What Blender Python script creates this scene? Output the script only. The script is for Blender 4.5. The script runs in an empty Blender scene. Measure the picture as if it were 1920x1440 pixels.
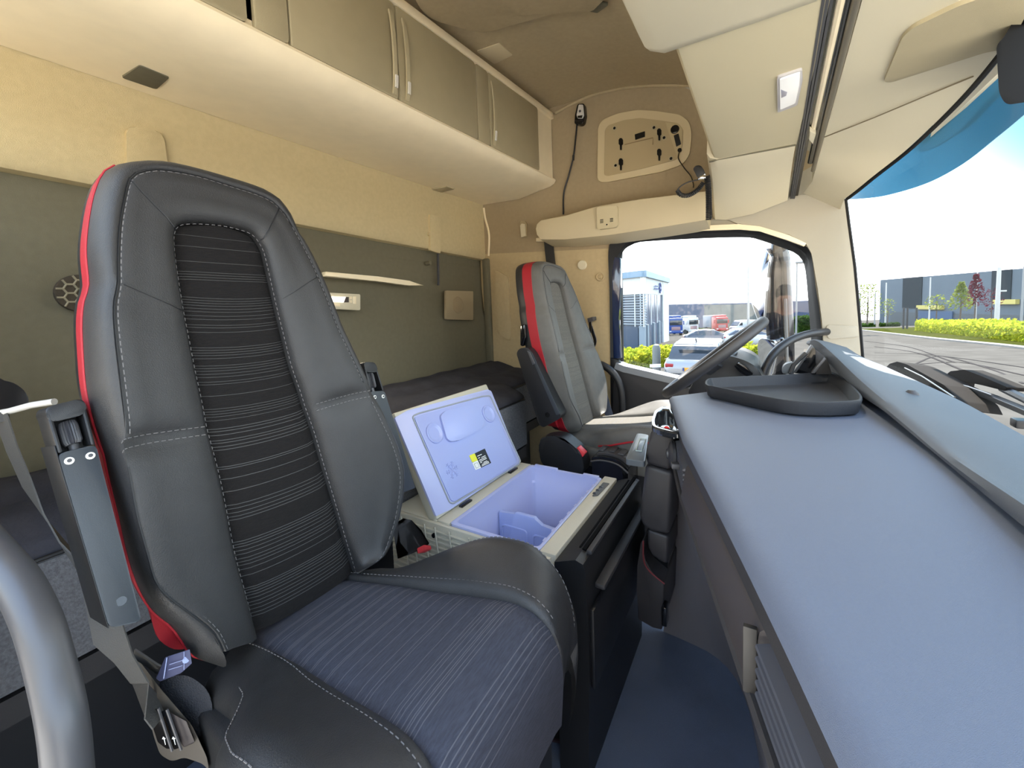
import bpy, bmesh, math, random
from mathutils import Vector, Matrix
random.seed(7)
SC = bpy.context.scene
COL = SC.collection
# ------------------------------------------------------------------ camera
YAW, PIT, ROL, FPX, PCX, PCY = math.radians(31.2), math.radians(4.1), math.radians(2.1), 773.0, 960.0, 630.0
fw = Vector((-math.sin(YAW)*math.cos(PIT), math.cos(YAW)*math.cos(PIT), -math.sin(PIT)))
rt0 = Vector((math.cos(YAW), math.sin(YAW), 0)); dn0 = fw.cross(rt0)
RT = rt0*math.cos(ROL) + dn0*math.sin(ROL)
DN = dn0*math.cos(ROL) - rt0*math.sin(ROL)
cam = bpy.data.cameras.new('camera'); cam_o = bpy.data.objects.new('camera', cam); COL.objects.link(cam_o)
m = Matrix((RT, -DN, -fw)).transposed().to_4x4(); cam_o.matrix_world = m
cam.sensor_width = 36; cam.lens = FPX/1920*36; cam.shift_y = -(720-PCY)/1920; cam.clip_start = 0.01; cam.clip_end = 500
SC.camera = cam_o
# ------------------------------------------------------------------ light
SC.view_settings.view_transform = 'Standard'; SC.view_settings.look = 'None'
SC.view_settings.gamma = 1; SC.view_settings.use_curve_mapping = False
SC.view_settings.exposure = 2.15
W = bpy.data.worlds.new('sky'); SC.world = W; W.use_nodes = True
nt = W.node_tree; nt.nodes.clear()
tc = nt.nodes.new('ShaderNodeTexCoord'); sx = nt.nodes.new('ShaderNodeSeparateXYZ')
rp = nt.nodes.new('ShaderNodeValToRGB'); bg = nt.nodes.new('ShaderNodeBackground'); ow = nt.nodes.new('ShaderNodeOutputWorld')
nt.links.new(tc.outputs['Generated'], sx.inputs[0]); nt.links.new(sx.outputs['Z'], rp.inputs[0])
dp_ = nt.nodes.new('ShaderNodeVectorMath'); dp_.operation = 'DOT_PRODUCT'; dp_.inputs[1].default_value = Vector((.5, .78, .37)).normalized()
nt.links.new(tc.outputs['Generated'], dp_.inputs[0]); mr = nt.nodes.new('ShaderNodeMapRange'); mr.interpolation_type = 'SMOOTHSTEP'
mr.inputs[1].default_value = .90; mr.inputs[2].default_value = .97; nt.links.new(dp_.outputs['Value'], mr.inputs[0])
mxc = nt.nodes.new('ShaderNodeMix'); mxc.data_type = 'RGBA'; nt.links.new(mr.outputs[0], mxc.inputs[0]); nt.links.new(rp.outputs[0], mxc.inputs[6]); mxc.inputs[7].default_value = (.085, .21, .26, 1)
nt.links.new(mxc.outputs[2], bg.inputs[0]); nt.links.new(bg.outputs[0], ow.inputs[0])
e = rp.color_ramp.elements
e[0].position = 0.0; e[0].color = (.95, .98, 1, 1); e[1].position = 1.0; e[1].color = (.40, .55, .84, 1)
for p_, c_ in ((.12, (.93, .98, 1, 1)), (.30, (.72, .88, .97, 1)), (.55, (.52, .68, .92, 1))):
    k = rp.color_ramp.elements.new(p_); k.color = c_
bg.inputs[1].default_value = 1.25
sun = bpy.data.lights.new('sun', 'SUN'); sun.energy = 4.6; sun.angle = math.radians(.6); sun.color = (1, .94, .84)
sun_o = bpy.data.objects.new('sun', sun); COL.objects.link(sun_o)
sun_o.rotation_euler = Vector((.10, 1.0, 1.62)).to_track_quat('Z', 'Y').to_euler()
sun_o.location = (2, 10, 15)

# ------------------------------------------------------------------ helpers
def ray(px, py):
    return RT*((px-PCX)/FPX) + DN*((py-PCY)/FPX) + fw
def at(px, py, X=None, Y=None, Z=None, D=None):
    d = ray(px, py)
    t = X/d.x if X is not None else Y/d.y if Y is not None else Z/d.z if Z is not None else D
    return d*t
def lin(c):
    return tuple(((v/255)/12.92 if v/255 <= .04045 else ((v/255+.055)/1.055)**2.4) for v in c)
MATS = {}
def mat(name, rgb, rough=.6, metal=0., spec=.5, var=.0, vscale=20., bump=0., bscale=400., stretch=None, coat=0., rgb2=None):
    if name in MATS: return MATS[name]
    m = bpy.data.materials.new(name); m.use_nodes = True; n = m.node_tree; b = n.nodes['Principled BSDF']
    c = lin(rgb); b.inputs['Roughness'].default_value = rough; b.inputs['Metallic'].default_value = metal
    b.inputs['Specular IOR Level'].default_value = spec; b.inputs['Base Color'].default_value = (*c, 1)
    if coat: b.inputs['Coat Weight'].default_value = coat; b.inputs['Coat Roughness'].default_value = .05
    t = n.nodes.new('ShaderNodeTexCoord'); src = t.outputs['Object']
    if stretch:
        mp = n.nodes.new('ShaderNodeMapping'); mp.inputs['Scale'].default_value = stretch
        n.links.new(src, mp.inputs[0]); src = mp.outputs[0]
    if var or rgb2:
        nz = n.nodes.new('ShaderNodeTexNoise'); nz.inputs['Scale'].default_value = vscale; nz.inputs['Detail'].default_value = 5
        n.links.new(src, nz.inputs['Vector'])
        r = n.nodes.new('ShaderNodeValToRGB'); n.links.new(nz.outputs[0], r.inputs[0])
        c2 = lin(rgb2) if rgb2 else tuple(min(1, v*(1+var)) for v in c)
        c1 = c if rgb2 else tuple(v*(1-var) for v in c)
        r.color_ramp.elements[0].color = (*c1, 1); r.color_ramp.elements[1].color = (*c2, 1)
        r.color_ramp.elements[0].position = .35; r.color_ramp.elements[1].position = .65
        n.links.new(r.outputs[0], b.inputs['Base Color'])
    if bump:
        nb = n.nodes.new('ShaderNodeTexNoise'); nb.inputs['Scale'].default_value = bscale; nb.inputs['Detail'].default_value = 3
        n.links.new(src, nb.inputs['Vector'])
        bp = n.nodes.new('ShaderNodeBump'); bp.inputs['Strength'].default_value = bump; bp.inputs['Distance'].default_value = .002
        n.links.new(nb.outputs[0], bp.inputs['Height']); n.links.new(bp.outputs[0], b.inputs['Normal'])
    MATS[name] = m; return m
def lit(name, rgb, e):
    m = mat(name, rgb, .4); b = m.node_tree.nodes['Principled BSDF']; b.inputs['Emission Color'].default_value = (*lin(rgb), 1); b.inputs['Emission Strength'].default_value = e; return m
def glass(name, tint=(1, 1, 1), refl=.03):
    if name in MATS: return MATS[name]
    m = bpy.data.materials.new(name); m.use_nodes = True; n = m.node_tree; n.nodes.clear()
    o = n.nodes.new('ShaderNodeOutputMaterial'); tr = n.nodes.new('ShaderNodeBsdfTransparent'); g = n.nodes.new('ShaderNodeBsdfGlossy')
    mx = n.nodes.new('ShaderNodeMixShader'); mx.inputs[0].default_value = refl
    tr.inputs[0].default_value = (*tint, 1); g.inputs['Roughness'].default_value = .02
    n.links.new(tr.outputs[0], mx.inputs[1]); n.links.new(g.outputs[0], mx.inputs[2]); n.links.new(mx.outputs[0], o.inputs[0])
    MATS[name] = m; return m

ORG = {}
def thing(name, label, cat, loc, group=None):
    o = bpy.data.objects.new(name, None); COL.objects.link(o); o.location = loc; o.empty_display_size = .05
    o['label'] = label; o['category'] = cat
    if group: o['group'] = group
    ORG[o.name] = Vector(loc); return o
class MB:
    def __init__(s): s.bm = bmesh.new(); s.sharp = 38
    def add(s, vs, fs, mi=0):
        v = [s.bm.verts.new(p) for p in vs]; out = []
        for f in fs:
            try:
                q = s.bm.faces.new([v[i] for i in f]); q.material_index = mi; out.append(q)
            except ValueError: pass
        return v, out
    def box(s, c, size, rot=None, bev=0, mi=0, seg=2):
        x, y, z = (d/2 for d in size)
        P = [Vector(p) for p in ((-x,-y,-z),(x,-y,-z),(x,y,-z),(-x,y,-z),(-x,-y,z),(x,-y,z),(x,y,z),(-x,y,z))]
        if rot is not None:
            R = rot if isinstance(rot, Matrix) else Matrix.Rotation(rot, 3, 'Z')
            P = [R@p for p in P]
        v, f = s.add([p+Vector(c) for p in P], [(0,3,2,1),(4,5,6,7),(0,1,5,4),(1,2,6,5),(2,3,7,6),(3,0,4,7)], mi)
        if bev: s.bevel(v, bev, seg, mi)
        return s
    def bevel(s, v, bev, seg=2, mi=0):
        ed = list({e for q in v for e in q.link_edges})
        r = bmesh.ops.bevel(s.bm, geom=ed, offset=bev, segments=seg, affect='EDGES', profile=.5, clamp_overlap=True)
        for f in r['faces']: f.material_index = mi
    def slab(s, pts, vec, bev=0, mi=0, seg=2):
        """polygon pts (3D, planar) swept by vec"""
        n = len(pts); pts = [Vector(p) for p in pts]; vec = Vector(vec)
        v, f = s.add(pts+[p+vec for p in pts], [tuple(range(n)), tuple(range(2*n-1, n-1, -1))]+[(i, (i+1) % n, n+(i+1) % n, n+i) for i in range(n)], mi)
        if bev: s.bevel(v, bev, seg, mi)
        return s
    def rings(s, R, closed=True, mi=0, cap0=False, cap1=False):
        n = len(R[0]); vs = [p for r in R for p in r]; fs = []
        for a in range(len(R)-1):
            for i in range(n if closed else n-1):
                j = (i+1) % n; fs.append((a*n+i, a*n+j, (a+1)*n+j, (a+1)*n+i))
        if cap0: fs.append(tuple(range(n)))
        if cap1: fs.append(tuple((len(R)-1)*n+i for i in range(n-1, -1, -1)))
        s.add(vs, fs, mi); return s
    def tube(s, pts, r, n=8, mi=0, caps=True, flat=None):
        pts = [Vector(p) for p in pts]; R = []; up = Vector((0, 0, 1)); N = None
        for i, p in enumerate(pts):
            t = (pts[min(i+1, len(pts)-1)]-pts[max(i-1, 0)]).normalized()
            if N is None:
                N = t.orthogonal().normalized() if flat is None else (Vector(flat)-t*t.dot(Vector(flat))).normalized()
            else:
                N = (N-t*t.dot(N)).normalized()
            B = t.cross(N); rr = r[i] if isinstance(r, (list, tuple)) and not isinstance(r[0], (list, tuple)) else r
            ra, rb = (rr, rr) if not isinstance(rr, (list, tuple)) else rr
            R.append([p+N*ra*math.cos(a*2*math.pi/n)+B*rb*math.sin(a*2*math.pi/n) for a in range(n)])
        return s.rings(R, True, mi, caps, caps)
    def ribbon(s, pts, width, thick, wdir, mi=0):
        """strap: rectangular section; wdir one vector or one per point"""
        pts = [Vector(p) for p in pts]; R = []
        for i, p in enumerate(pts):
            t = (pts[min(i+1, len(pts)-1)]-pts[max(i-1, 0)]).normalized()
            w = Vector(wdir[i] if isinstance(wdir[0], (list, tuple, Vector)) else wdir); w = (w-t*t.dot(w)).normalized(); nn = t.cross(w)
            ww = width[i] if isinstance(width, (list, tuple)) else width
            R.append([p+w*ww/2+nn*thick/2, p-w*ww/2+nn*thick/2, p-w*ww/2-nn*thick/2, p+w*ww/2-nn*thick/2])
        return s.rings(R, True, mi, True, True)
    def lathe(s, c, axis, prof, n=20, mi=0):
        ax = Vector(axis).normalized(); N = ax.orthogonal().normalized(); B = ax.cross(N)
        R = [[Vector(c)+ax*h+(N*math.cos(a*2*math.pi/n)+B*math.sin(a*2*math.pi/n))*r for a in range(n)] for h, r in prof]
        return s.rings(R, True, mi, True, True)
    def dashes(s, pts, r=.0008, L=.006, gap=.0035, mi=0):
        pts = [Vector(p) for p in pts]; cum = [0]
        for a, b in zip(pts, pts[1:]): cum.append(cum[-1]+(b-a).length)
        def pos(t):
            for i in range(len(cum)-1):
                if cum[i+1] >= t: return pts[i].lerp(pts[i+1], (t-cum[i])/max(1e-9, cum[i+1]-cum[i]))
            return pts[-1]
        t = 0
        while t+L < cum[-1]:
            s.tube([pos(t), pos(t+L)], r, 4, mi); t += L+gap
        return s
    def fill(s, outer, holes=(), vec=None, mi=0):
        ed = []
        for loop in [outer]+list(holes):
            v = [s.bm.verts.new(p) for p in loop]
            ed += [s.bm.edges.new((v[i], v[(i+1) % len(v)])) for i in range(len(v))]
        r = bmesh.ops.triangle_fill(s.bm, use_beauty=True, use_dissolve=False, edges=ed)
        fs = [g for g in r['geom'] if isinstance(g, bmesh.types.BMFace)]
        for f in fs: f.material_index = mi
        if vec is not None:
            ex = bmesh.ops.extrude_face_region(s.bm, geom=fs)
            bmesh.ops.translate(s.bm, verts=[g for g in ex['geom'] if isinstance(g, bmesh.types.BMVert)], vec=Vector(vec))
        return s
    def build(s, name, mats, parent=None, label=None, cat=None, kind=None, group=None, fix=True, smooth=True):
        bm = s.bm
        if fix: bmesh.ops.recalc_face_normals(bm, faces=bm.faces)
        for f in bm.faces: f.smooth = smooth
        lim = math.radians(s.sharp)
        for ed in bm.edges:
            if len(ed.link_faces) == 2: ed.smooth = ed.calc_face_angle(0) < lim
        if parent is not None: org = ORG[parent.name]
        else:
            xs = [v.co for v in bm.verts]; org = Vector((sum(v.x for v in xs)/len(xs), sum(v.y for v in xs)/len(xs), min(v.z for v in xs)))
        bmesh.ops.translate(bm, verts=bm.verts, vec=-org)
        me = bpy.data.meshes.new(name); bm.to_mesh(me); bm.free()
        for mm in (mats if isinstance(mats, (list, tuple)) else [mats]): me.materials.append(mm)
        o = bpy.data.objects.new(name, me); COL.objects.link(o)
        ORG[o.name] = org
        if parent is not None: o.parent = parent
        else: o.location = org
        if label: o['label'] = label
        if cat: o['category'] = cat
        if kind: o['kind'] = kind
        if group: o['group'] = group
        return o
def copy_tree(o, parent=None):
    c = o.copy(); COL.objects.link(c)
    if parent is not None: c.parent = parent
    ORG[c.name] = ORG[o.name]
    for ch in list(o.children): copy_tree(ch, c)
    return c
def resample(pts, n):
    pts = [Vector(p) for p in pts]; cum = [0]
    for a, b in zip(pts, pts[1:]): cum.append(cum[-1]+(b-a).length)
    out = []; j = 0
    for i in range(n):
        t = cum[-1]*i/(n-1)
        while j < len(cum)-2 and cum[j+1] < t: j += 1
        out.append(pts[j].lerp(pts[j+1], (t-cum[j])/max(1e-9, cum[j+1]-cum[j])))
    return out
def spline(pts, k=6, closed=False):
    """Catmull-Rom through pts"""
    pts = [Vector(p) for p in pts]; n = len(pts); out = []
    for i in range(n if closed else n-1):
        p0 = pts[(i-1) % n] if closed or i > 0 else pts[0]*2-pts[1]
        p1, p2 = pts[i], pts[(i+1) % n]
        p3 = pts[(i+2) % n] if closed or i < n-2 else p2*2-p1
        for q in range(k):
            t = q/k
            out.append(.5*((2*p1)+(p2-p0)*t+(2*p0-5*p1+4*p2-p3)*t*t+(3*p1-p0-3*p2+p3)*t**3))
    if not closed: out.append(pts[-1])
    return out
def roundpoly(pts, r, k=4):
    pts = [Vector(p) for p in pts]; n = len(pts); out = []
    for i in range(n):
        p, a, b = pts[i], pts[i-1], pts[(i+1) % n]
        rr = r[i] if isinstance(r, (list, tuple)) else r
        u = (a-p); v = (b-p); d = min(rr, u.length*.45, v.length*.45)
        A = p+u.normalized()*d; B = p+v.normalized()*d
        for q in range(k+1):
            t = q/k; out.append(A*(1-t)**2+p*2*t*(1-t)+B*t*t)
    return out
def lerp_table(tab, x):
    for (a, va), (b, vb) in zip(tab, tab[1:]):
        if x <= b: return va+(vb-va)*max(0, (x-a)/(b-a))
    return tab[-1][1]
# ------------------------------------------------------------------ materials
M_felt = mat('beige_felt', (200, 183, 143), .95, spec=.1, var=.03, vscale=70, bump=.5, bscale=900)
M_roof = mat('roof_felt', (175, 158, 126), .95, spec=.1, var=.03, vscale=60, bump=.5, bscale=900)
M_beige = mat('beige_plastic', (240, 224, 190), .5, var=.02, bump=.25, bscale=1500)
M_beige2 = mat('beige_door_panel', (174, 162, 131), .6, var=.02, bump=.3, bscale=1200)
M_cream = mat('cream_plastic', (209, 199, 171), .5, bump=.2, bscale=1500)
M_grayw = mat('grey_wall_panel', (107, 102, 84), .8, spec=.2, var=.03, vscale=60, bump=.4, bscale=900)
M_taupe = mat('taupe_wall_panel', (183, 164, 128), .75, spec=.2, var=.03, vscale=60, bump=.3, bscale=900)
M_dash = mat('dash_sky_tinted', (95, 103, 120), .55, spec=.5, var=.02, vscale=350, bump=.35, bscale=1600)  # grey plastic; the blue cast of the sky is mixed into its colour
M_dark = mat('charcoal_plastic', (50, 49, 51), .5, bump=.25, bscale=1600)
M_black = mat('black_plastic', (26, 27, 30), .45, bump=.15, bscale=1200)
M_gloss = mat('gloss_black', (14, 15, 18), .12, spec=.6)
M_leather = mat('charcoal_leather', (44, 44, 45), .48, spec=.5, var=.06, vscale=40, bump=.35, bscale=700)
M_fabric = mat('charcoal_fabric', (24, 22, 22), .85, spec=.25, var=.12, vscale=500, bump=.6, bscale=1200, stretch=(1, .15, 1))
M_thread = mat('grey_thread', (112, 110, 110), .7)
M_red = mat('red_trim', (155, 18, 34), .6, bump=.3, bscale=1200)
M_chrome = mat('chrome', (225, 225, 225), .15, metal=1)
M_steel = mat('satin_silver', (79, 79, 82), .42, metal=.3)
M_belt = mat('grey_webbing', (76, 74, 71), .7, stretch=(1, 1, 1), bump=.4, bscale=900)
M_fridge = mat('fridge_lining', (172, 178, 217), .35, spec=.5)
M_fridge_out = mat('fridge_shell', (188, 183, 166), .5, bump=.2)
M_floor = mat('navy_floor', (94, 104, 125), .5, var=.15, vscale=6, bump=.5, bscale=700)
M_white = mat('white_plastic', (236, 236, 230), .4)
M_arm = mat('armrest_grey', (55, 60, 66), .4, bump=.15, bscale=1800)
# ================================================================== the cab shell
YW, XR = 1.95, -1.343
def struct(mb, name, mats, parent=None, **k):
    return mb.build(name, mats, parent, kind='structure' if parent is None else None, **k)
# floor and tunnel
mb = MB(); mb.box((-.45, .95, -1.02), (1.9, 2.1, .04)); fl = struct(mb, 'floor', M_floor)
# rear wall: lower grey moulded panel, upper padded felt
def wz(y): return .333-.032*y
mb = MB(); ys = [-.12+2.09*i/24 for i in range(25)]
prof = [(1., -.03), (.25, -.016), (.05, -.006), (-.02, .0), (-.05, .012), (-.40, .014), (-.62, .02), (-1.0, .02)]
def wp(y, z, x): return Vector((XR+x-.02, y, z))
mb.rings([[wp(y, (wz(y) if k == 0 else z), x) for k, (z, x) in enumerate(prof)] for y in ys], closed=False)
mb.box((XR-.06, .95, -.3), (.05, 2.1, 1.4))
rw = struct(mb, 'wall_rear', M_grayw)
mb = MB(); rows = []
for y in ys:
    b = wz(y); rows.append([Vector((XR-.03, y, b-.004)), Vector((XR-.006, y, b)), Vector((XR+.004, y, b+.014)), Vector((XR+.005, y, b+.06)), Vector((XR+.004, y, .5)), Vector((XR+.002, y, .65)), Vector((XR+.002, y, 1.15))])
mb.rings(rows, closed=False); mb.build('upper_panel', M_felt, rw)
# pads, hooks and grooves pressed into the rear wall
def pad(pts, r, th, name, m_, parent, Xp=XR, bev=.004):
    q = roundpoly([at(*p, X=Xp) for p in pts], r); mb = MB(); mb.slab(q, (th, 0, 0), bev); return mb.build(name, m_, parent)
pad([(233, 340), (231, 238), (300, 250), (313, 345)], .02, .020, 'pressed_pad', M_felt, rw, bev=.008)
pad([(803, 470), (802, 402), (823, 408), (822, 476)], .008, .014, 'pressed_pad', M_felt, rw, bev=.006)
mb = MB(); p = at(805, 439, X=XR+.013); mb.lathe(p, (1, 0, 0), [(-.006, .008), (.003, .008), (.003, .004), (.001, .004)], 14); mb.build('screw_cap', M_felt, rw)
mb = MB(); p = at(806, 493, X=XR+.004); mb.lathe(p, (1, 0, 0), [(-.02, .010), (.004, .009), (.006, .004)], 14); mb.build('screw_cap', M_grayw, rw)
mb = MB(); mb.tube([at(821, 470, X=XR+.0), at(822, 535, X=XR+.0)], .006, 8); mb.build('groove', M_dark, rw)
# light-coloured ledge strip across the rear wall
mb = MB(); q = [at(603, 510, X=XR+.01), at(700, 519, X=XR+.01), at(760, 527, X=XR+.01), at(788, 536, X=XR+.01), at(760, 536, X=XR+.01), at(700, 528, X=XR+.01), at(600, 519, X=XR+.01)]
mb.slab(q, (.025, 0, 0), .003); mb.build('ledge', M_beige, rw)
# honeycomb loudspeaker beside the near seat, square loudspeaker by the corner
sp = thing('wall_speaker', 'round dark loudspeaker grille with honeycomb ribs on rear wall behind seat', 'loudspeaker', at(152, 550, X=XR))
ca = at(152, 550, X=XR); rad = (at(152, 550, X=XR)-at(102, 553, X=XR)).length
mb = MB(); mb.lathe(ca+Vector((-.01, 0, 0)), (1, 0, 0), [(0, rad), (.012, rad), (.013, rad*.97)], 32); mb.build('grille', mat('speaker_brown', (64, 56, 44), .9, bump=.5), sp)
mb = MB(); hs = rad*.27
for i in range(-5, 6):
    for j in range(-5, 6):
        cy, cz = i*hs*1.5*1.0, (j+.5*(i % 2))*hs*math.sqrt(3)
        if math.hypot(cy, cz) < rad*1.02:
            for a in range(3):
                A = ca+Vector((.004, cy+hs*math.cos(a*math.pi/3), cz+hs*math.sin(a*math.pi/3))); B = ca+Vector((.004, cy+hs*math.cos((a+1)*math.pi/3), cz+hs*math.sin((a+1)*math.pi/3)))
                if all(math.hypot((q-ca).y, (q-ca).z) < rad for q in (A, B)): mb.tube([A, B], .0022, 5)
mb.build('honeycomb_rib', mat('rib_grey', (140, 132, 110), .8), sp)
mb = MB(); q = roundpoly([at(*p, X=XR+.005) for p in ((833, 545), (884, 546), (884, 600), (833, 599))], .006); mb.slab(q, (.012, 0, 0), .003)
sp2 = thing('wall_speaker', 'square tan loudspeaker grille low on rear wall near the corner', 'loudspeaker', at(858, 572, X=XR))
mb.build('grille', mat('speaker_tan', (158, 142, 112), .9, bump=.6, bscale=1500), sp2)
mb = MB(); cc = at(859, 572, X=XR+.017); mb.lathe(cc, (1, 0, 0), [(0, .043), (.002, .042), (.002, .038), (.001, .0375)], 28); mb.build('cone_ring', mat('speaker_tan2', (150, 133, 104), .9), sp2)
# reading lamp recessed in the rear wall
rl = thing('reading_lamp', 'cream rectangular reading lamp in rear wall right of seat back', 'lamp', at(645, 566, X=XR))
X0 = XR+.006
mb = MB(); mb.slab(roundpoly([at(*p, X=X0) for p in ((612, 549), (671, 552), (671, 582), (612, 579))], .005), (.014, 0, 0), .003); mb.build('housing', M_cream, rl)
mb = MB(); mb.slab([at(*p, X=X0+.0125) for p in ((615, 556), (647, 557), (643, 567), (615, 566))], (.004, 0, 0)); mb.build('diffuser', lit('lamp_glow', (255, 244, 226), .9), rl)
lp = bpy.data.lights.new('reading_lamp_light', 'AREA'); lp.energy = .35; lp.size = .06; lp.color = (1, .86, .66); lo = bpy.data.objects.new('reading_lamp_light', lp); COL.objects.link(lo); lo.location = at(634, 562, X=XR+.05)-ORG[rl.name]; lo.parent = rl; lo.rotation_euler = Vector((-1, 0, .35)).to_track_quat('Z', 'Y').to_euler()
mb = MB(); mb.slab([at(*p, X=X0+.0125) for p in ((647, 557), (653, 557), (653, 567), (643, 567))], (.003, 0, 0)); mb.build('opening', mat('lamp_dark', (70, 60, 55), .6), rl)
for k, pp in enumerate((((655, 556), (659, 556), (659, 561), (655, 561)), ((655, 563), (659, 563), (659, 568), (655, 568)), ((661, 556), (667, 556), (667, 570), (661, 570)), ((622, 569), (637, 570), (637, 575), (622, 574)))):
    mb = MB(); mb.slab([at(*p, X=X0+.0125) for p in pp], (.003, 0, 0), .0006); mb.build('button', M_beige, rl)
# near side wall behind the open passenger door (outside the picture)
mb = MB(); mb.box((-1.0, -.09, -.62), (.74, .05, .76)); mb.box((-1.16, -.09, 0), (.42, .05, .5)); mb.box((-.2, -.11, -.98), (1.0, .06, .12)); struct(mb, 'wall_right', M_taupe)
# ---------------- driver's side wall with the door opening
seal_out = [(1146, 800), (1143, 560), (1141, 467), (1153, 450), (1173, 443), (1293, 434), (1381, 431), (1424, 434), (1479, 449), (1510, 461), (1521, 478), (1529, 535), (1538, 594), (1546, 700), (1552, 800)]
YI = YW
hole = [at(*p, Y=YI) for p in seal_out]
zt = lambda x: 1.02
outer = [Vector((XR-.03, YI, -1.0)), Vector((XR-.03, YI, 1.05)), Vector((-.6, YI, 1.16)), Vector((.2, YI, 1.16)), Vector((.2, YI, .5)), Vector((.262, YI, .345)), Vector((.262, YI, .30)), Vector((.272, YI, .05)), Vector((.315, YI, -.30)), Vector((.315, YI, -1.0)), Vector((hole[-1].x, YI, -1.0)), hole[-1]]
hol = hole[::-1]
mb = MB()
poly = outer[:-1]+hol+[Vector((hole[0].x, YI, -1.0))]
# felt above the belt line, taupe below: split the polygon at the line z=zb left of the door
mb.fill(poly, vec=(0, .03, 0))
geo = bmesh.ops.bisect_plane(mb.bm, geom=mb.bm.verts[:]+mb.bm.edges[:]+mb.bm.faces[:], plane_co=at(960, 474, Y=YI), plane_no=(.06, 0, 1))
for f in mb.bm.faces:
    c = f.calc_center_median()
    f.material_index = 0 if (c.z-at(960, 474, Y=YI).z)+.06*(c.x-at(960, 474, Y=YI).x) > 0 and c.x < -.13 else (1 if c.x < -.1 and c.z < .4 else 2)
wl = struct(mb, 'wall_left', [mat('side_felt', (161, 144, 116), .95, spec=.1, var=.03, vscale=60, bump=.5, bscale=900), M_taupe, mat('pillar_cream', (164, 157, 140), .5, bump=.2)])
mb = MB(); mb.slab([Vector((-1.4, YI+.05, -1.0)), Vector((-.64, YI+.05, -1.0)), Vector((-.60, YI+.05, .3)), Vector((-.60, YI+.05, 1.1)), Vector((-1.4, YI+.05, 1.1))], (0, .03, 0), .005); mb.build('outer_skin', mat('navy_paint', (26, 40, 72), .12, coat=.8), wl)
mb = MB(); mb.tube(spline([at(*p, Y=YI-.006) for p in ((1041, 212), (1075, 194), (1120, 176), (1180, 164), (1250, 160), (1318, 161))], 5), .007, 8); mb.build('roof_bead', M_roof, wl)
# mouldings on the side wall
mb = MB(); q = spline([at(*p, Y=YI) for p in ((907, 390), (910, 410), (917, 440), (916, 480))], 5); mb.tube(q, .006, 8); mb.build('edge_bead', M_beige, wl)
mb = MB(); q = [Vector((XR, YW-.0, z)) for z in (.26, -.35)]
mb.slab([Vector((XR-.01, YW+.01, -.45)), Vector((XR+.035, YW+.01, -.45)), Vector((XR+.035, YW+.01, .275)), Vector((XR-.01, YW+.01, .275))], (0, -.03, 0), .012); mb.build('corner_post', M_grayw, wl)
# shallow pocket on side wall (dark recess panel) beside the driver headrest
mb = MB(); q = roundpoly([at(*p, Y=YI-.001) for p in ((930, 505), (955, 520), (958, 600), (958, 640), (935, 625), (929, 600))], .02); mb.slab(q, (0, -.012, 0), .01, seg=3); mb.build('pocket_panel', M_taupe, wl)
# trim: A pillar, door header trim
mb = MB()
apo = [(1516, 445), (1560, 420), (1586, 372), (1600, 480), (1612, 600), (1619, 672), (1560, 672), (1541, 640), (1537, 560), (1528, 490)]
apo = [(1385, 421), (1420, 424), (1480, 440), (1513, 455), (1524, 475), (1533, 540), (1541, 600), (1546, 690), (1619, 690), (1614, 620), (1603, 500), (1592, 420), (1584, 374), (1575, 352), (1500, 366), (1400, 380), (1330, 398)]
mb.slab([at(*p, Y=YI-.012) for p in apo], (0, .06, 0), .004); tr = struct(mb, 'trim_1', mat('pillar_cream', (164, 157, 140), .5))
mb = MB(); mb.slab(roundpoly([at(*p, Y=YI-.016) for p in ((1549, 609), (1608, 611), (1611, 632), (1552, 636))], .01), (0, .012, 0), .002); mb.build('grab_handle_cover', mat('pillar_cream', (164, 157, 140), .5), tr)
mb = MB(); mb.slab([at(*p, Y=YI-.02) for p in ((1005, 446), (1140, 432), (1290, 424), (1385, 420), (1424, 424), (1480, 441), (1512, 456), (1508, 462), (1476, 450), (1424, 433), (1385, 430), (1293, 433), (1173, 442), (1145, 446), (1005, 453))], (0, .03, 0), .001); mb.build('door_header_strip', M_beige, tr)
# rubber seal round the door window, painted pillar, glass
gl_in = [(1168, 690), (1166, 560), (1165, 476), (1173, 463), (1188, 454), (1293, 447), (1392, 444), (1424, 449), (1481, 469), (1499, 480), (1510, 502), (1516, 561), (1521, 627), (1527, 700), (1530, 760)]
door = thing('door_1', 'driver side door', 'door', (0, YW, -.9)); del door['label']; del door['category']; door['kind'] = 'structure'
so = resample(spline([at(*p, Y=YI-.008) for p in seal_out], 5), 90); si = resample(spline([at(*p, Y=YI+.05) for p in gl_in], 5), 90)
si2 = [p+Vector((0, .02, 0)) for p in si]
mid = [a.lerp(b, .45)+Vector((0, -.012, 0)) for a, b in zip(so, si)]
mid2 = [a.lerp(b, .55)+Vector((0, .004, 0)) for a, b in zip(so, si)]
mb = MB(); mb.rings([[p+Vector((0, .03, 0)) for p in so], so, mid, mid2, si, si2], closed=False); mb.build('window_seal', mat('black_rubber', (10, 11, 13), .55, spec=.3), door)
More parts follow.
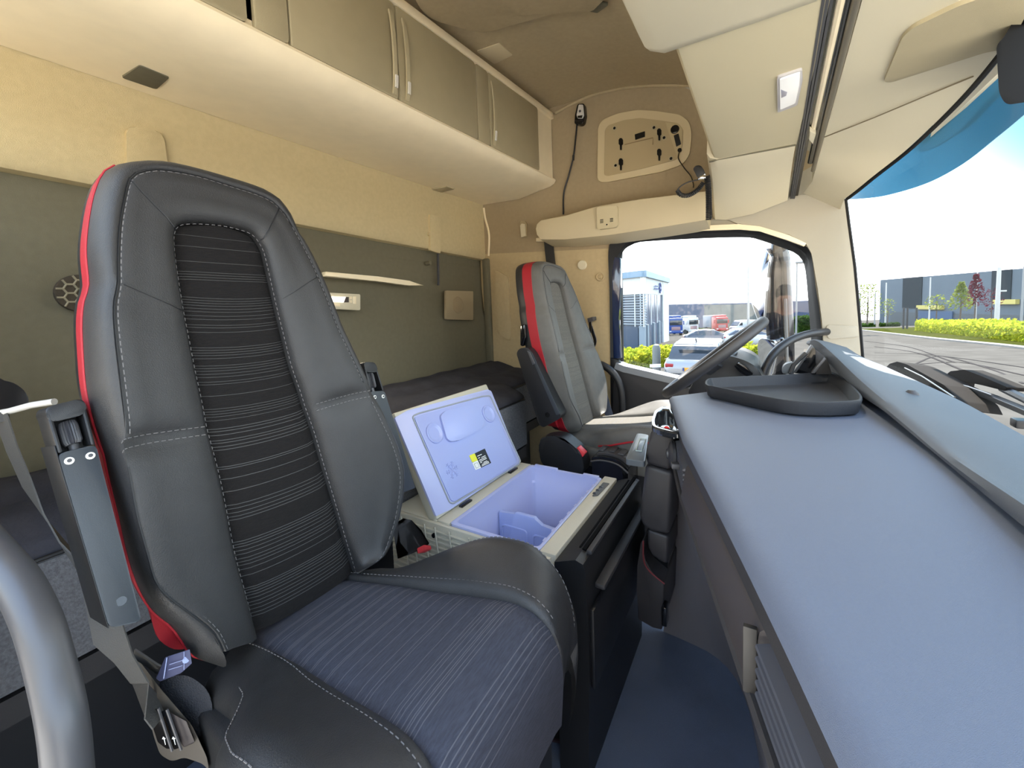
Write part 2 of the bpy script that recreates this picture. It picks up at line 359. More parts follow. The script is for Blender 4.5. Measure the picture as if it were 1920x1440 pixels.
# door body below the window: dark card with a light sill
sill = [at(*p, Y=YI+.03) for p in ((1160, 678), (1175, 684), (1276, 707), (1400, 740))]
mb = MB(); mb.slab([Vector((-.64, YI-.02, -.9)), Vector((-.60, YI-.02, -.30))]+[Vector((p.x, YI-.02, p.z-.03)) for p in sill]+[Vector((.3, YI-.02, -.42)), Vector((.3, YI-.02, -.9))], (0, .08, 0), .004); mb.build('door_card', M_dark, door)
mb = MB(); mb.ribbon([p+Vector((0, -.02, -.012)) for p in sill], .08, .03, (0, 1, 0)); mb.build('window_sill_cap', mat('sill_grey', (120, 124, 130), .5), door)
mb = MB(); q = [at(*p, Y=YI+.0) for p in ((1146, 480), (1163, 484), (1163, 540), (1160, 600), (1164, 672), (1150, 672), (1146, 560))]; mb.slab(q, (0, .03, 0), .003); mb.build('painted_pillar', mat('navy_paint', (26, 40, 72), .12, coat=.8), door)
mb = MB(); mb.slab([at(*p, Y=YI-.01) for p in ((1144, 670), (1160, 676), (1172, 700), (1182, 790), (1170, 800), (1146, 800))], (0, .03, 0), .006); mb.build('mirror_corner_cover', M_black, door)
mb = MB(); mb.slab([at(1160, 800, Y=YI+.06), at(1158, 440, Y=YI+.06), at(1540, 420, Y=YI+.06), at(1560, 800, Y=YI+.06)], (0, .004, 0)); wi = struct(mb, 'window_1', glass('side_glass'))
# ---------------- ceiling
ZX = [(-1.4, .99), (-.717, .99), (-.514, .978), (-.354, .935), (-.228, .89), (.0, .79), (.15, .70)]
ZY = [(-.3, .86), (.9, .925), (1.95, .985), (2.2, .99)]
def cz(x, y): return lerp_table(ZX, x)-.985+lerp_table(ZY, y)
mb = MB(); xs = [-1.40+.075*i for i in range(19)]; yy = [-.2, .2, .6, .94, 1.3, 1.6, 1.8, 1.9, 1.98]
mb.rings([[Vector((x, y, cz(x, y)+(.0 if y < 1.85 else -.012*(y-1.85)/.1)+.004)) for y in yy] for x in xs], closed=False)
mb.rings([[Vector((x, y, cz(x, y)+.05)) for y in yy] for x in xs], closed=False); ce = struct(mb, 'ceiling', M_roof)
mb = MB(); R = []
for y in yy: z0 = cz(-.05, y); R.append([Vector((-.05, y, z0+.004)), Vector((.2, y, z0-.12)), Vector((.40, y, .60)), Vector((.47, y, .50)), Vector((.50, y, .52)), Vector((.42, y, .66)), Vector((.2, y, z0-.08)), Vector((-.05, y, z0+.05))])
mb.rings(R, True, 0, True, True); struct(mb, 'roof_front', M_cream)  # front brow of the roof, out of view; keeps sun streaks off the dash
# pressed roof panel and the plain felt label beside it
mb = MB(); q = [at(*p, Z=.93) for p in ((905, 62), (1068, 8), (1105, 12), (1150, -60), (760, -60), (795, 25))]
q = roundpoly([Vector((p.x, p.y, cz(p.x, p.y)+.006)) for p in q], .05); mb.slab(q, (0, 0, -.028), .014, seg=4); mb.tube([p+Vector((0, 0, -.002)) for p in q], .005, 6); mb.build('pressed_panel', M_roof, ce)
mb = MB(); q = [at(*p, Z=.955) for p in ((893, 97), (936, 82), (962, 107), (927, 124))]
mb.slab(roundpoly([Vector((p.x, p.y, cz(p.x, p.y)+.006)) for p in q], .008), (0, 0, -.005), .001); mb.build('access_cover', mat('cover_felt', (196, 180, 146), .8), ce)
mb = MB(); q = [at(*p, Z=.93) for p in ((1058, 6), (1092, -6), (1140, -10), (1120, 14), (1066, 14))]
mb.slab([Vector((p.x, p.y, cz(p.x, p.y)-.001)) for p in q], (0, 0, -.012), .003); mb.build('hatch_catch', M_grayw, ce)
# ================================================================== overhead cabinet on the rear wall
XF = -.893
zb = lambda y: .591+.030*(y-.705)
zt = lambda y: .866+.055*(y-.906)
cb = thing('overhead_cabinet', 'long beige overhead cabinet with grey-beige doors above the bunk', 'cabinet', (XF-.2, .95, .56))
mb = MB(); R = []
for i in range(22):
    y = -.15+2.093*i/21
    b, t = zb(y), zt(y)
    R.append([Vector(p) for p in ((XR+.006, y, .572), (-1.1, y, .566), (-.96, y, b-.038), (-.92, y, b-.031), (-.896, y, b-.020), (-.886, y, b-.006), (-.889, y, b+.002), (-.902, y, b+.004), (-.902, y, t-.002), (-.889, y, t), (-.886, y, t+.012), (-.892, y, t+.030), (-.905, y, t+.036), (XR+.006, y, t+.036))])
mb.rings(R, True, 0, True, True); mb.build('body', M_beige, cb)
def door_panel(y0, y1, name='door', m_=None, dz0=.004, dz1=-.004, x=-.9):
    q = roundpoly([Vector((x, y0, zb(y0)+dz0)), Vector((x, y1, zb(y1)+dz0)), Vector((x, y1, zt(y1)+dz1)), Vector((x, y0, zt(y0)+dz1))], [.004, .012, .012, .004])
    mb = MB(); mb.slab(q, (.010, 0, 0), .003); return mb.build(name, m_ or M_beige2, cb)
def cab_handle(y, s, par):
    z0, z1 = zb(y)+.012, zt(y)-.03; pts = []
    for i in range(15):
        u = i/14; pts.append(Vector((XF+.004+.010*math.sin(math.pi*u)**.6, y, z0+(z1-z0)*u)))
    mb = MB(); mb.ribbon(pts, .012, .006, (0, 1, 0)); h = mb.build('handle', M_beige2, par)
    mb = MB(); mb.ribbon([pts[k]+Vector((.006, 0, 0)) for k in (1, 2, 3)], .009, .004, (0, 1, 0)); mb.build('chrome_tip', mat('chrome_gleam_paint', (245, 242, 234), .2, metal=.4), par)  # pale paint stands in for the gleam of chrome
d = door_panel(.50, .572, 'end_panel', M_beige2); d0 = door_panel(-.1, .485)
dA = door_panel(.577, .893); cab_handle(.876, 1, dA)
dB = door_panel(.900, 1.280); cab_handle(.925, 1, dB)
dC = door_panel(1.288, 1.362, 'end_panel'); dD = door_panel(1.367, 1.772); cab_handle(1.385, 1, dD)
mb = MB(); mb.slab([Vector((-.906, -.1, .6)), Vector((-.906, 1.78, .62)), Vector((-.906, 1.78, .90)), Vector((-.906, -.1, .80))], (.004, 0, 0)); mb.build('shadow_gap', M_black, cb)
# small labels under the cabinet
for k, pp in enumerate((((228, 146), (262, 123), (318, 146), (293, 168)), ((808, 356), (838, 350), (853, 355), (828, 361)))):
    mb = MB(); mb.slab(roundpoly([at(*p, Z=.566) for p in pp], .006), (0, 0, .006), .001); mb.build('cover_plate', M_grayw if k == 0 else M_beige2, cb)

# ================================================================== equipment on the upper side wall
Y1 = YW-.001
pl = thing('radio_mounting_panel', 'beige panel with black keyhole slots high on the side wall', 'mounting panel', at(1210, 340, Y=YW))
def wslab(pts, y, th, r, name, m_, par, bev=.002):
    q = [at(*p, Y=y) for p in pts]
    if r: q = roundpoly(q, r)
    mb = MB(); mb.slab(q, (0, th, 0), bev); return mb.build(name, m_, par)
of = [(1120, 340), (1121, 240), (1128, 225), (1160, 212), (1195, 206), (1230, 208), (1275, 215), (1292, 228), (1297, 250), (1293, 290), (1280, 308), (1240, 322), (1135, 342)]
wslab(of, Y1-.012, .012, .02, 'frame', mat('panel_frame', (198, 180, 143), .5), pl, .006)
inn = [(1133, 328), (1134, 244), (1140, 235), (1170, 225), (1200, 221), (1240, 226), (1272, 231), (1281, 242), (1280, 270), (1272, 296), (1265, 300), (1200, 317), (1138, 330)]
wslab(inn, Y1-.016, .008, .012, 'back_plate', mat('plate_beige', (172, 153, 116), .6), pl, .003)
wslab([(1247, 229), (1272, 233), (1279, 243), (1278, 275), (1271, 298)], Y1-.018, .006, .004, 'socket_plate', mat('plate_beige2', (182, 164, 126), .6), pl, .001)
yk = Y1-.0205
for (x, y, s) in ((1164, 268, 1), (1164, 306, 1), (1236, 250, 1), (1236, 288, 1)):
    wslab([(x-4, y-6), (x-2, y-9), (x+2, y-9), (x+4, y-6), (x+4, y+2), (x+2, y+4), (x+1.6, y+13), (x-1.6, y+13), (x-2, y+4), (x-4, y+2)], yk, .006, 0, 'keyhole_slot', M_gloss, pl, 0)
wslab([(1190, 252), (1209, 246), (1209, 256), (1191, 262)], yk, .006, .002, 'connector', M_gloss, pl, 0)
for (x, y) in ((1152, 240), (1226, 239), (1245, 258), (1258, 297), (1154, 310)):
    mb = MB(); mb.lathe(at(x, y, Y=yk), (0, 1, 0), [(0, .010), (.006, .010), (.006, .004)], 12, 0); mb.lathe(at(x, y, Y=yk-.0015), (0, 1, 0), [(0, .006), (.002, .006)], 10, 1); mb.build('screw', [M_beige2, M_gloss], pl)
mb = MB(); mb.lathe(at(1265, 242, Y=yk-.003), (0, 1, 0), [(0, .012), (.001, .017), (.009, .019)], 18); mb.build('round_socket', M_gloss, pl)
wslab([(1263, 254), (1272, 250), (1277, 270), (1268, 275)], yk, .008, .002, 'usb_socket', M_black, pl, .001)
mb = MB(); mb.lathe(at(1274, 281, Y=yk-.003), (0, 1, 0), [(0, .008), (.009, .009)], 12); mb.build('aerial_plug', M_gloss, pl)
mb = MB(); mb.tube([at(1171, 271, Y=yk), at(1224, 258, Y=yk), at(1224, 271, Y=yk)], .0018, 4); mb.build('scribed_line', mat('line_brown', (140, 118, 84), .8), pl)
ac = MB(); ac.tube(spline([at(1274, 283, Y=Y1-.026), at(1272, 297, Y=Y1-.03), at(1283, 315, Y=Y1-.03), at(1295, 330, Y=Y1-.03), at(1300, 345, Y=Y1-.03), at(1300, 352, Y=Y1-.03)], 6), .0022, 6)
ac.build('aerial_cable', M_gloss, label='thin black aerial cable hanging from mounting panel to the side shelf', cat='cable')
# handset remote and cable
hs = thing('lamp_remote', 'silver and black remote handset clipped high on side wall with thin cable', 'remote control', at(1085, 234, Y=YW))
wslab([(1077, 232), (1078, 215), (1083, 195), (1095, 194), (1097, 215), (1094, 230), (1088, 234)], Y1-.028, .028, .006, 'body', M_gloss, hs, .006)
wslab([(1081, 216), (1085, 196), (1093, 196), (1095, 216), (1092, 222), (1083, 222)], Y1-.033, .008, .004, 'silver_face', mat('silver_paint', (214, 210, 204), .35, metal=.2), hs, .002)
mb = MB(); mb.lathe(at(1087, 208, Y=Y1-.036), (0, 1, 0), [(0, .005), (.004, .006)], 14); mb.build('button', M_steel, hs)
wslab([(1083, 217), (1092, 216), (1091, 221), (1083, 221)], Y1-.0345, .003, 0, 'display', M_gloss, hs, 0)
mb = MB(); cp = spline([at(*p, Y=Y1-.012) for p in ((1082, 232), (1079, 262), (1075, 294), (1066, 330), (1057, 362), (1056, 402))], 6); mb.tube(cp, .004, 7); mb.lathe(at(1075, 296, Y=Y1-.012), (.1, 0, 1), [(-.012, .006), (.012, .006)], 8); mb.build('cable', M_black, hs)
# side shelf above the door
sh = thing('side_shelf', 'cream side shelf running above the driver door window', 'shelf', at(1170, 430, Y=YW-.06))
YS = 1.80
mb = MB()
L_, R_ = [(1006, 420), (1007, 414), (1060, 404), (1120, 386), (1200, 373), (1325, 358)], [(1006, 440), (1012, 449), (1060, 449), (1140, 441), (1240, 426), (1325, 412)]
a = resample([at(*p, Y=YS) for p in L_], 24); b = resample([at(*p, Y=YS) for p in R_], 24)
R = []
for p, q in zip(a, b):
    R.append([Vector((p.x, YW-.002, p.z+.004)), Vector((p.x, YS+.015, p.z+.003)), p+Vector((0, .004, -.001)), p.lerp(q, .5)+Vector((0, -.006, 0)), q+Vector((0, .004, .001)), Vector((q.x, YS+.015, q.z-.003)), Vector((q.x, YW-.002, q.z-.02))])
mb.rings(R, True, 0, True, True); mb.build('shelf_body', mat('shelf_beige', (192, 178, 146), .5, bump=.25, bscale=1500), sh)
mb = MB(); mb.slab(roundpoly([at(*p, Y=YS-.018) for p in ((1119, 392), (1121, 388), (1154, 384), (1158, 388), (1158, 422), (1154, 426), (1124, 430), (1119, 427))], .006), (0, .02, 0), .004)
al = mb.build('air_alarm', mat('alarm_cream', (188, 175, 142), .5), label='square cream alarm box on front of side shelf', cat='alarm')
def alarm_part(pts, nm, m_):
    mb = MB(); mb.slab([at(*p, Y=YS-.0195) for p in pts], (0, .003, 0)); return mb.build(nm, m_, al)
for k in range(3):
    alarm_part(((1125, 412+k*2.6), (1131, 411+k*2.6), (1131, 412.3+k*2.6), (1125, 413.3+k*2.6)), 'slot', M_gloss)
    alarm_part(((1143, 409.5+k*2.6), (1149, 408.5+k*2.6), (1150, 409.8+k*2.6), (1144, 410.8+k*2.6)), 'slot', M_gloss)
mb = MB(); mb.lathe(at(1137.5, 421, Y=YS-.02), (0, 1, 0), [(0, .003), (.003, .004)], 10); mb.build('button', M_gloss, al)
# coat hook, caps, belt loop on the side wall
ch = thing('coat_hook', 'small cream fold-down coat hook on side wall near rear corner', 'hook', at(980, 446, Y=YW))
wslab([(974, 421), (976, 414), (984, 414), (988, 420), (988, 444), (977, 446)], Y1-.006, .006, .004, 'pocket', M_roof, ch, .002)
wslab([(975, 423), (978, 419), (984, 420), (986, 442), (977, 445)], Y1-.014, .01, .003, 'flap', M_cream, ch, .002)
for (x, y, r, lab) in ((1092, 497, .024, 'flat round cream cap on side wall above driver headrest'), (1126, 519, .022, 'dished round grey cap beside the door window seal')):
    mb = MB(); mb.lathe(at(x, y, Y=YW), (0, -1, 0), [(-.004, r), (.006, r), (.009, r*.85), (.009 if r > .023 else .004, r*.5), (.009 if r > .023 else .012, r*.35)], 20); mb.build('round_plug', M_cream if r > .023 else M_taupe, label=lab, cat='plug')
bl = thing('belt_guide', 'black belt webbing and slotted guide on side wall above driver headrest', 'seat belt', at(1028, 500, Y=YW))
mb = MB(); mb.ribbon([at(1028, 446, Y=Y1-.012), at(1030, 470, Y=Y1-.014), at(1036, 520, Y=Y1-.03), at(1046, 590, Y=Y1-.06)], .05, .003, (1, 0, -.06)); mb.build('webbing', M_black, bl)
wslab([(975, 496), (1012, 489), (1018, 493), (1017, 500), (980, 507)], Y1-.012, .012, .004, 'guide_plate', M_taupe, bl, .002)
wslab([(981, 498), (1010, 492), (1010, 496), (983, 502)], Y1-.0135, .004, 0, 'slot', M_gloss, bl, 0)
# hanging strap with clip behind the seat
hl = thing('belt_strap_loop', 'black twisted belt loop with clip hanging on side wall by window', 'strap', at(1104, 652, Y=YW-.1))
yy_ = YW-.05
mb = MB(); mb.ribbon(spline([at(*p, Y=yy_) for p in ((1106, 600), (1107, 618), (1101, 632), (1094, 648), (1100, 655), (1111, 652), (1116, 640), (1112, 625), (1108, 612))], 5), .022, .003, [(.7, -.5, .2)]*41+[(1, .2, 0)]*8); mb.build('webbing', M_black, hl)
wslab([(1101, 597), (1111, 594), (1112, 601), (1103, 605)], yy_-.01, .05, .002, 'anchor', M_steel, hl, .001)
wslab([(1086, 630), (1096, 627), (1097, 634), (1087, 637)], yy_-.02, .012, .002, 'clip', M_chrome, hl, .001)
# black bent grab tube at the door jamb
mb = MB(); mb.tube(spline([at(*p, Y=YW-.07) for p in ((1112, 682), (1130, 685), (1150, 700), (1163, 725), (1167, 760), (1166, 800))], 6), .017, 10); mb.build('jamb_grab_handle', M_black, label='black bent grab handle on the door jamb behind driver seat', cat='handle')
# ================================================================== front header: overhead console
hc = thing('front_overhead_console', 'cream front overhead storage console above the windscreen', 'console', (0, .95, .36))
# underside sections swept along Y. lamp bay
ZH = .45
def sect(y):
    return [Vector(p) for p in ((-.135, y, .60), (-.139, y, ZH+.02), (-.131, y, ZH+.005), (-.118, y, ZH), (.02, y, ZH), (.088, y, ZH), (.088, y, .60))]
mb = MB(); mb.rings([sect(y) for y in (.80, 1.2, 1.45, 1.53)], True, 0, True, True); mb.build('lamp_bay', mat('lamp_bay_beige', (206, 194, 160), .6, bump=.25, bscale=1400), hc)
# centre compartment, a little lower and further back
def sect2(y, d=0):
    return [Vector(p) for p in ((-.185+d, y, .62), (-.19+d, y, ZH+.025), (-.180+d, y, ZH+.002+d), (-.155+d, y, ZH-.010+d), (.0, y, ZH-.010+d), (.070, y, ZH-.008+d), (.070, y, .62))]
mb = MB(); mb.rings([sect2(y, d) for y, d in ((-.3, 0), (.79, 0), (.815, .004), (.828, .014), (.832, .03))], True, 0, True, True); mb.build('centre_compartment', M_cream, hc)
# end bay that curves down to the side wall
mb = MB(); R = []
for y, dz, dx in ((1.52, .002, 0), (1.535, -.006, 0), (1.62, -.016, -.004), (1.74, -.048, -.010), (1.85, -.092, -.016), (1.93, -.128, -.02)):
    R.append([Vector(p) for p in ((-.150+dx, y, .58), (-.154+dx, y, ZH+.02+dz), (-.145+dx, y, ZH+.006+dz), (-.125, y, ZH-.001+dz), (-.03, y, ZH+dz*.93), (.085, y, ZH+dz*.66), (.088, y, .57))])
mb.rings(R, True, 0, True, True); mb.build('end_bay', M_cream, hc)
mb = MB(); q = [Vector((-.148, 1.53, ZH-.001)), Vector((.085, 1.53, ZH-.001))]; mb.ribbon(q, .012, .004, (0, 1, 0)); mb.build('seam', M_grayw, hc)
# lamp in the lamp bay
def onbay(px, py, off=0): return at(px, py, Z=ZH-off)
lm = thing('ceiling_lamp', 'clear rectangular courtesy lamp set into front overhead console', 'lamp', onbay(1480, 170))
nb = Vector((0, 0, -1))
mb = MB(); mb.slab(roundpoly([onbay(*p, .005) for p in ((1457, 146), (1504, 131), (1505, 150), (1495, 198), (1458, 212))], .006), -nb*.012, .002); mb.build('bezel', mat('lamp_bezel', (190, 186, 186), .3), lm)
mb = MB(); mb.slab(roundpoly([onbay(*p, .008) for p in ((1462, 150), (1500, 137), (1499, 160), (1491, 194), (1463, 206))], .004), -nb*.008, .002); mb.build('lens', lit('lamp_lens', (230, 228, 224), .06), lm)
lp = bpy.data.lights.new('courtesy_lamp_light', 'AREA'); lp.energy = .6; lp.size = .07; lp.color = (1, .88, .70); lo = bpy.data.objects.new('courtesy_lamp_light', lp); COL.objects.link(lo); lo.location = onbay(1480, 170)+Vector((0, 0, -.016))-ORG[lm.name]; lo.parent = lm
mb = MB(); mb.slab([onbay(*p, .0085) for p in ((1464, 168), (1476, 173), (1474, 180), (1465, 184))], -nb*.004, .0005); mb.build('bulb_shade', mat('lamp_grey', (170, 168, 182), .3), lm)
# curtain rail and the dark tube: level over most of the width, dropping towards the door
RP = [(-420, ZH), (-150, ZH), (0, ZH), (100, ZH), (200, ZH), (265, ZH-.004), (300, ZH-.018), (330, ZH-.038), (352, ZH-.058), (371, ZH-.080)]
def rail_line(x0, x1, dz=0, ymax=9, n=30):
    """x0 at the top of the frame, x1 at row 370: curve on the header"""
    P = [at(x0+(x1-x0)*py/370, py, Z=z+dz) for py, z in RP]; P = resample(spline(P, 4), n)
    return [p for p in P if p.y < ymax]
cr = thing('curtain_rail', 'slim aluminium curtain rail along the header above windscreen', 'rail', (.06, .95, .43))
mb = MB(); mb.ribbon([p+Vector((0, 0, .012)) for p in rail_line(1553, 1488)], .028, .014, (1, 0, 0)); mb.build('channel', M_gloss, cr)
for x0, x1 in ((1543, 1483), (1551, 1486), (1559, 1489)):
    mb = MB(); mb.ribbon(rail_line(x0, x1, .003), .0042, .008, (1, 0, 0)); mb.build('track', M_steel, cr)
ht = thing('header_tube', 'dark curtain roller tube with light lip along header above windscreen', 'roller blind', (.1, .95, .43))
mb = MB(); mb.tube([p+Vector((0, 0, .012)) for p in rail_line(1591, 1506, 0, 1.72)], .009, 12); mb.build('dark_tube', M_gloss, ht)
mb = MB(); mb.tube([p+Vector((0, 0, .004)) for p in rail_line(1607, 1512, 0, 1.8)], .0065, 10); mb.build('metal_tube', mat('bronze_grey', (120, 112, 98), .35, metal=.5), ht)
mb = MB(); mb.tube([p+Vector((0, 0, .006)) for p in rail_line(1578, 1497, 0, 1.5)], .0065, 8); mb.build('beige_pull', M_beige, ht)
mb = MB(); mb.slab([at(*p, Z=ZH-.012) for p in ((1518, 246), (1530, 252), (1524, 272), (1517, 262))], (0, 0, .014), .002); mb.build('pull_catch', M_cream, ht)
# header panel from the rail to the windscreen top
WT = [at(1586, 373, Y=1.85)]+[at(x, y, Z=z) for (x, y), z in (((1612, 353), .345), ((1640, 330), .367), ((1700, 283), .405), ((1760, 227), .428), ((1815, 170), .441), ((1870, 104), .448), ((1925, 30), .45), ((1990, -70), .45), ((2100, -300), .45))]
WT = resample(spline(WT, 4), 40)
RL = rail_line(1612, 1513, 0, 9, 60)
def rail_at(y):
    for a, b in zip(RL, RL[1:]):
        if a.y <= y <= b.y: return a.lerp(b, (y-a.y)/(b.y-a.y))
    return RL[0] if y < RL[0].y else RL[-1]
hp = MB(); R = []
for p in WT:
    a = rail_at(p.y); a = Vector((a.x+.004, p.y, a.z+.004))
    R.append([a+Vector((0, 0, .04)), a, a.lerp(p, .5)+Vector((0, 0, .004)), p+Vector((-.004, 0, 0)), p+Vector((.01, 0, .02))])
R += [[q+Vector((.0, -.5, .0)) for q in R[-1]]]
hp.rings(R, closed=False)
a = R[0]; hp.add([a[1], a[2], a[3], a[3]+Vector((0, .09, -.02)), a[1]+Vector((-.02, .09, -.02))], [(0, 1, 2, 3, 4)])
hp.build('header_panel', M_cream, hc)
def onhead(px, py, dz=0):
    d = ray(px, py); t = ZH/d.z
    for _ in range(6):
        p = d*t; a = rail_at(p.y); w = min(WT, key=lambda q: abs(q.y-p.y)); u = max(0, min(1, (p.x-a.x)/max(.01, w.x-a.x))); z = a.z+.004+(w.z-a.z-.004)*u; t = (z+dz)/d.z
    return d*t
mb = MB(); mb.slab(roundpoly([onhead(*p, -.004) for p in ((1657, 153), (1692, 70), (1712, 52), (1800, 10), (1960, -40), (1890, 92), (1850, 98), (1668, 156))], .01), (0, 0, .02), .003); mb.build('visor_panel', M_beige2, hc)
mb = MB(); q = [onhead(*p, -.0005) for p in ((1546, 257), (1590, 240), (1640, 220), (1690, 199), (1735, 180), (1825, 143))]; mb.tube(q, .0016, 5); mb.build('seam', mat('seam_dark', (120, 108, 84), .8), hc)
# mirror / camera housing at the top of the windscreen
mb = MB(); mb.slab(roundpoly([at(*p, D=.70) for p in ((1868, 85), (1882, 70), (1960, -60), (2010, 60), (1935, 190), (1886, 197), (1873, 175))], .01), ray(1900, 120)*.09, .008)
mb.build('windscreen_camera_housing', mat('housing_dark', (17, 16, 15), .8, spec=.15), label='dark grey camera housing hanging at top of windscreen, cut by frame', cat='camera housing')
# ================================================================== windscreen
wbot = [at(1617, 672, Y=1.85), at(1660, 687, X=.325), at(1803, 752, X=.385), at(1920, 817, X=.405), at(2080, 900, X=.41)]
wb = resample(wbot, 40)
mb = MB(); R = []
for a, b in zip(WT, wb):
    R.append([a+Vector((.012, 0, 0)), a.lerp(b, .33)+Vector((.035, .0, 0)), a.lerp(b, .66)+Vector((.04, 0, 0)), b+Vector((.02, 0, -.01))])
mb.rings(R, closed=False); ws = struct(mb, 'window_2', glass('screen_glass', refl=.012))
mb = MB(); mb.tube([p+Vector((.004, 0, .0)) for p in WT], .006, 6); mb.tube([at(*p, Y=1.85) for p in ((1586, 373), (1592, 420), (1603, 500), (1612, 600), (1618, 675))], .0045, 6)
mb.build('edge_seal', mat('black_rubber', (22, 24, 28), .4), ws)
# tinted sun visor outside
vt = [(1592, 366), (1640, 324), (1700, 277), (1760, 221), (1815, 164), (1870, 98), (1925, 24), (1990, -70)]
vb = [(1592, 374), (1625, 372), (1665, 366), (1735, 345), (1800, 311), (1862, 263), (1922, 213), (1990, 150)]
xs_ = [.36, .42, .47, .52, .55, .57, .58, .59]
A = resample(spline([at(*p, X=x) for p, x in zip(vt, [.31, .37, .43, .46, .48, .49, .5, .5])], 4), 30); B = resample(spline([at(*p, X=x) for p, x in zip(vb, xs_)], 4), 30)
vis = thing('sun_visor', 'blue tinted exterior sun visor along top of windscreen', 'sun visor', (.5, 1.3, .4))
mb = MB(); R = []
for a, b in zip(A, B):
    n = Vector((.006, 0, .004)); c = a.lerp(b, .5)+Vector((.02, 0, .01))
    R.append([a, c, b, b+n, c+n, a+n])
mb.rings(R, True, 0, True, True)
mv = bpy.data.materials.new('tinted_blue'); mv.use_nodes = True; n_ = mv.node_tree; bs = n_.nodes['Principled BSDF']; bs.inputs['Base Color'].default_value = (.10, .34, .50, 1); bs.inputs['Roughness'].default_value = .2
tb = n_.nodes.new('ShaderNodeBsdfTransparent'); tb.inputs[0].default_value = (.14, .36, .48, 1); mxx = n_.nodes.new('ShaderNodeMixShader'); mxx.inputs[0].default_value = .45
n_.links.new(tb.outputs[0], mxx.inputs[1]); n_.links.new(bs.outputs[0], mxx.inputs[2]); n_.links.new(mxx.outputs[0], n_.nodes['Material Output'].inputs[0])
mb.build('tinted_blade', mv, vis)
mb = MB(); mb.slab(roundpoly([at(*p, X=.60) for p in ((1708, 278), (1720, 262), (1850, 130), (1868, 120), (1872, 165), (1800, 245), (1740, 283), (1722, 285))], .02), (.03, 0, .01), .004); mb.build('marker_lamp_strip', mat('lamp_pale', (150, 160, 150), .4), vis)
# ================================================================== passenger seat (nearest) and driver seat
K = .82
ZF = -1.0
def sl(px, py, off):
    d = ray(px, py); return d*((-.905+off)/(d.x+.178*d.z))*K
NL, NU, NT = 22, 30, 18
def ring5(Ll, Lu, T, Ru, Rl, offs):
    """offs: (lower, upper) offset of the traced curve from the seat plane"""
    o = lambda p, q: sl(p[0], p[1], q)
    def seg(pts, n, q0, q1):
        k = len(pts); P = [o(p, q0+(q1-q0)*i/(k-1)) for i, p in enumerate(pts)]
        return resample(spline(P, 5), n)
    a = seg(Ll, NL+1, offs[0], offs[0])[:-1]; b = seg(Lu, NU+1, offs[0], offs[1])[:-1]; c = seg(T, NT+1, offs[1], offs[1])[:-1]
    d = seg(Ru, NU+1, offs[1], offs[0])[:-1]; e_ = seg(Rl, NL+1, offs[0], offs[0])
    return a+b+c+d+e_
RA = ring5([(480, 1190), (460, 1112), (440, 1036), (425, 958), (411, 890), (388, 803)], [(388, 803), (376, 740), (367, 700), (354, 633), (343, 577), (334, 520), (328, 478), (326, 445)],
           [(326, 445), (330, 429), (342, 421), (375, 420), (420, 424), (460, 434), (478, 444), (490, 462)], [(490, 462), (497, 480), (520, 580), (533, 632), (547, 687), (562, 730), (573, 765)], [(573, 765), (590, 812), (603, 857), (630, 947), (650, 1016), (668, 1074)], (0, 0))
RS = ring5([(418, 1222), (400, 1187), (360, 1153), (320, 1123), (293, 1093), (277, 1040), (258, 970), (246, 905), (238, 862), (233, 832)], [(233, 832), (237, 800), (228, 715), (219, 640), (215, 590), (216, 562), (222, 530), (222, 480), (226, 415), (238, 352)],
           [(238, 352), (246, 331), (266, 321), (300, 317), (367, 328), (433, 348), (483, 364), (512, 378), (535, 402)], [(535, 402), (560, 445), (585, 492), (610, 550), (634, 613), (660, 668), (692, 738)], [(692, 738), (718, 792), (738, 835), (750, 877), (752, 910), (744, 965), (733, 1003), (715, 1045), (672, 1074)], (.045, .015))
ROl = ring5([(400, 1240), (360, 1228), (340, 1200), (320, 1173), (287, 1147), (263, 1110), (247, 1070), (233, 1020), (220, 960), (205, 900), (195, 852)], [(195, 852), (186, 826), (172, 780), (161, 725), (156, 660), (154, 605), (158, 565), (167, 537), (164, 500), (162, 465), (166, 420), (175, 370), (186, 338)],
           [(186, 338), (198, 320), (222, 309), (267, 304), (313, 308), (383, 325), (467, 350), (517, 373), (541, 401)], [(541, 401), (566, 443), (590, 490), (614, 545), (637, 608), (664, 664), (695, 734)], [(695, 734), (721, 790), (742, 835), (755, 877), (757, 910), (749, 965), (738, 1003), (720, 1045), (678, 1078)], (-.035, -.035))
NR = len(RA); HL = NL; HR = NL+NU+NT+NU
for i in range(NL+NU+NT-4, NR):   # the far side of the bolster is hidden: push it outward and back
    w = min(1, (i-(NL+NU+NT-4))/8)
    ROl[i] = RS[i].lerp(ROl[i], .15)+Vector((-.042*K*w, .016*w, 0)) if w >= 1 else ROl[i].lerp(RS[i]+Vector((-.042*K, .012, 0)), w)
def crease(i):
    d = min(abs(i-HL), abs(i-HR)); return {0: 1., 1: .45, 2: .12}.get(d, 0)
def off(P, fx): return [p+Vector((fx(i) if callable(fx) else fx, 0, 0)) for i, p in enumerate(P)]
def lerpR(A, B, t): return [a.lerp(b, t) for a, b in zip(A, B)]
SEAT = thing('passenger_seat', 'charcoal passenger seat nearest the camera with striped centre and red piping', 'truck seat', (-.5, .39, ZF))
mb = MB(); mb.sharp = 60
cr_ = lambda s: (lambda i: -s*crease(i))
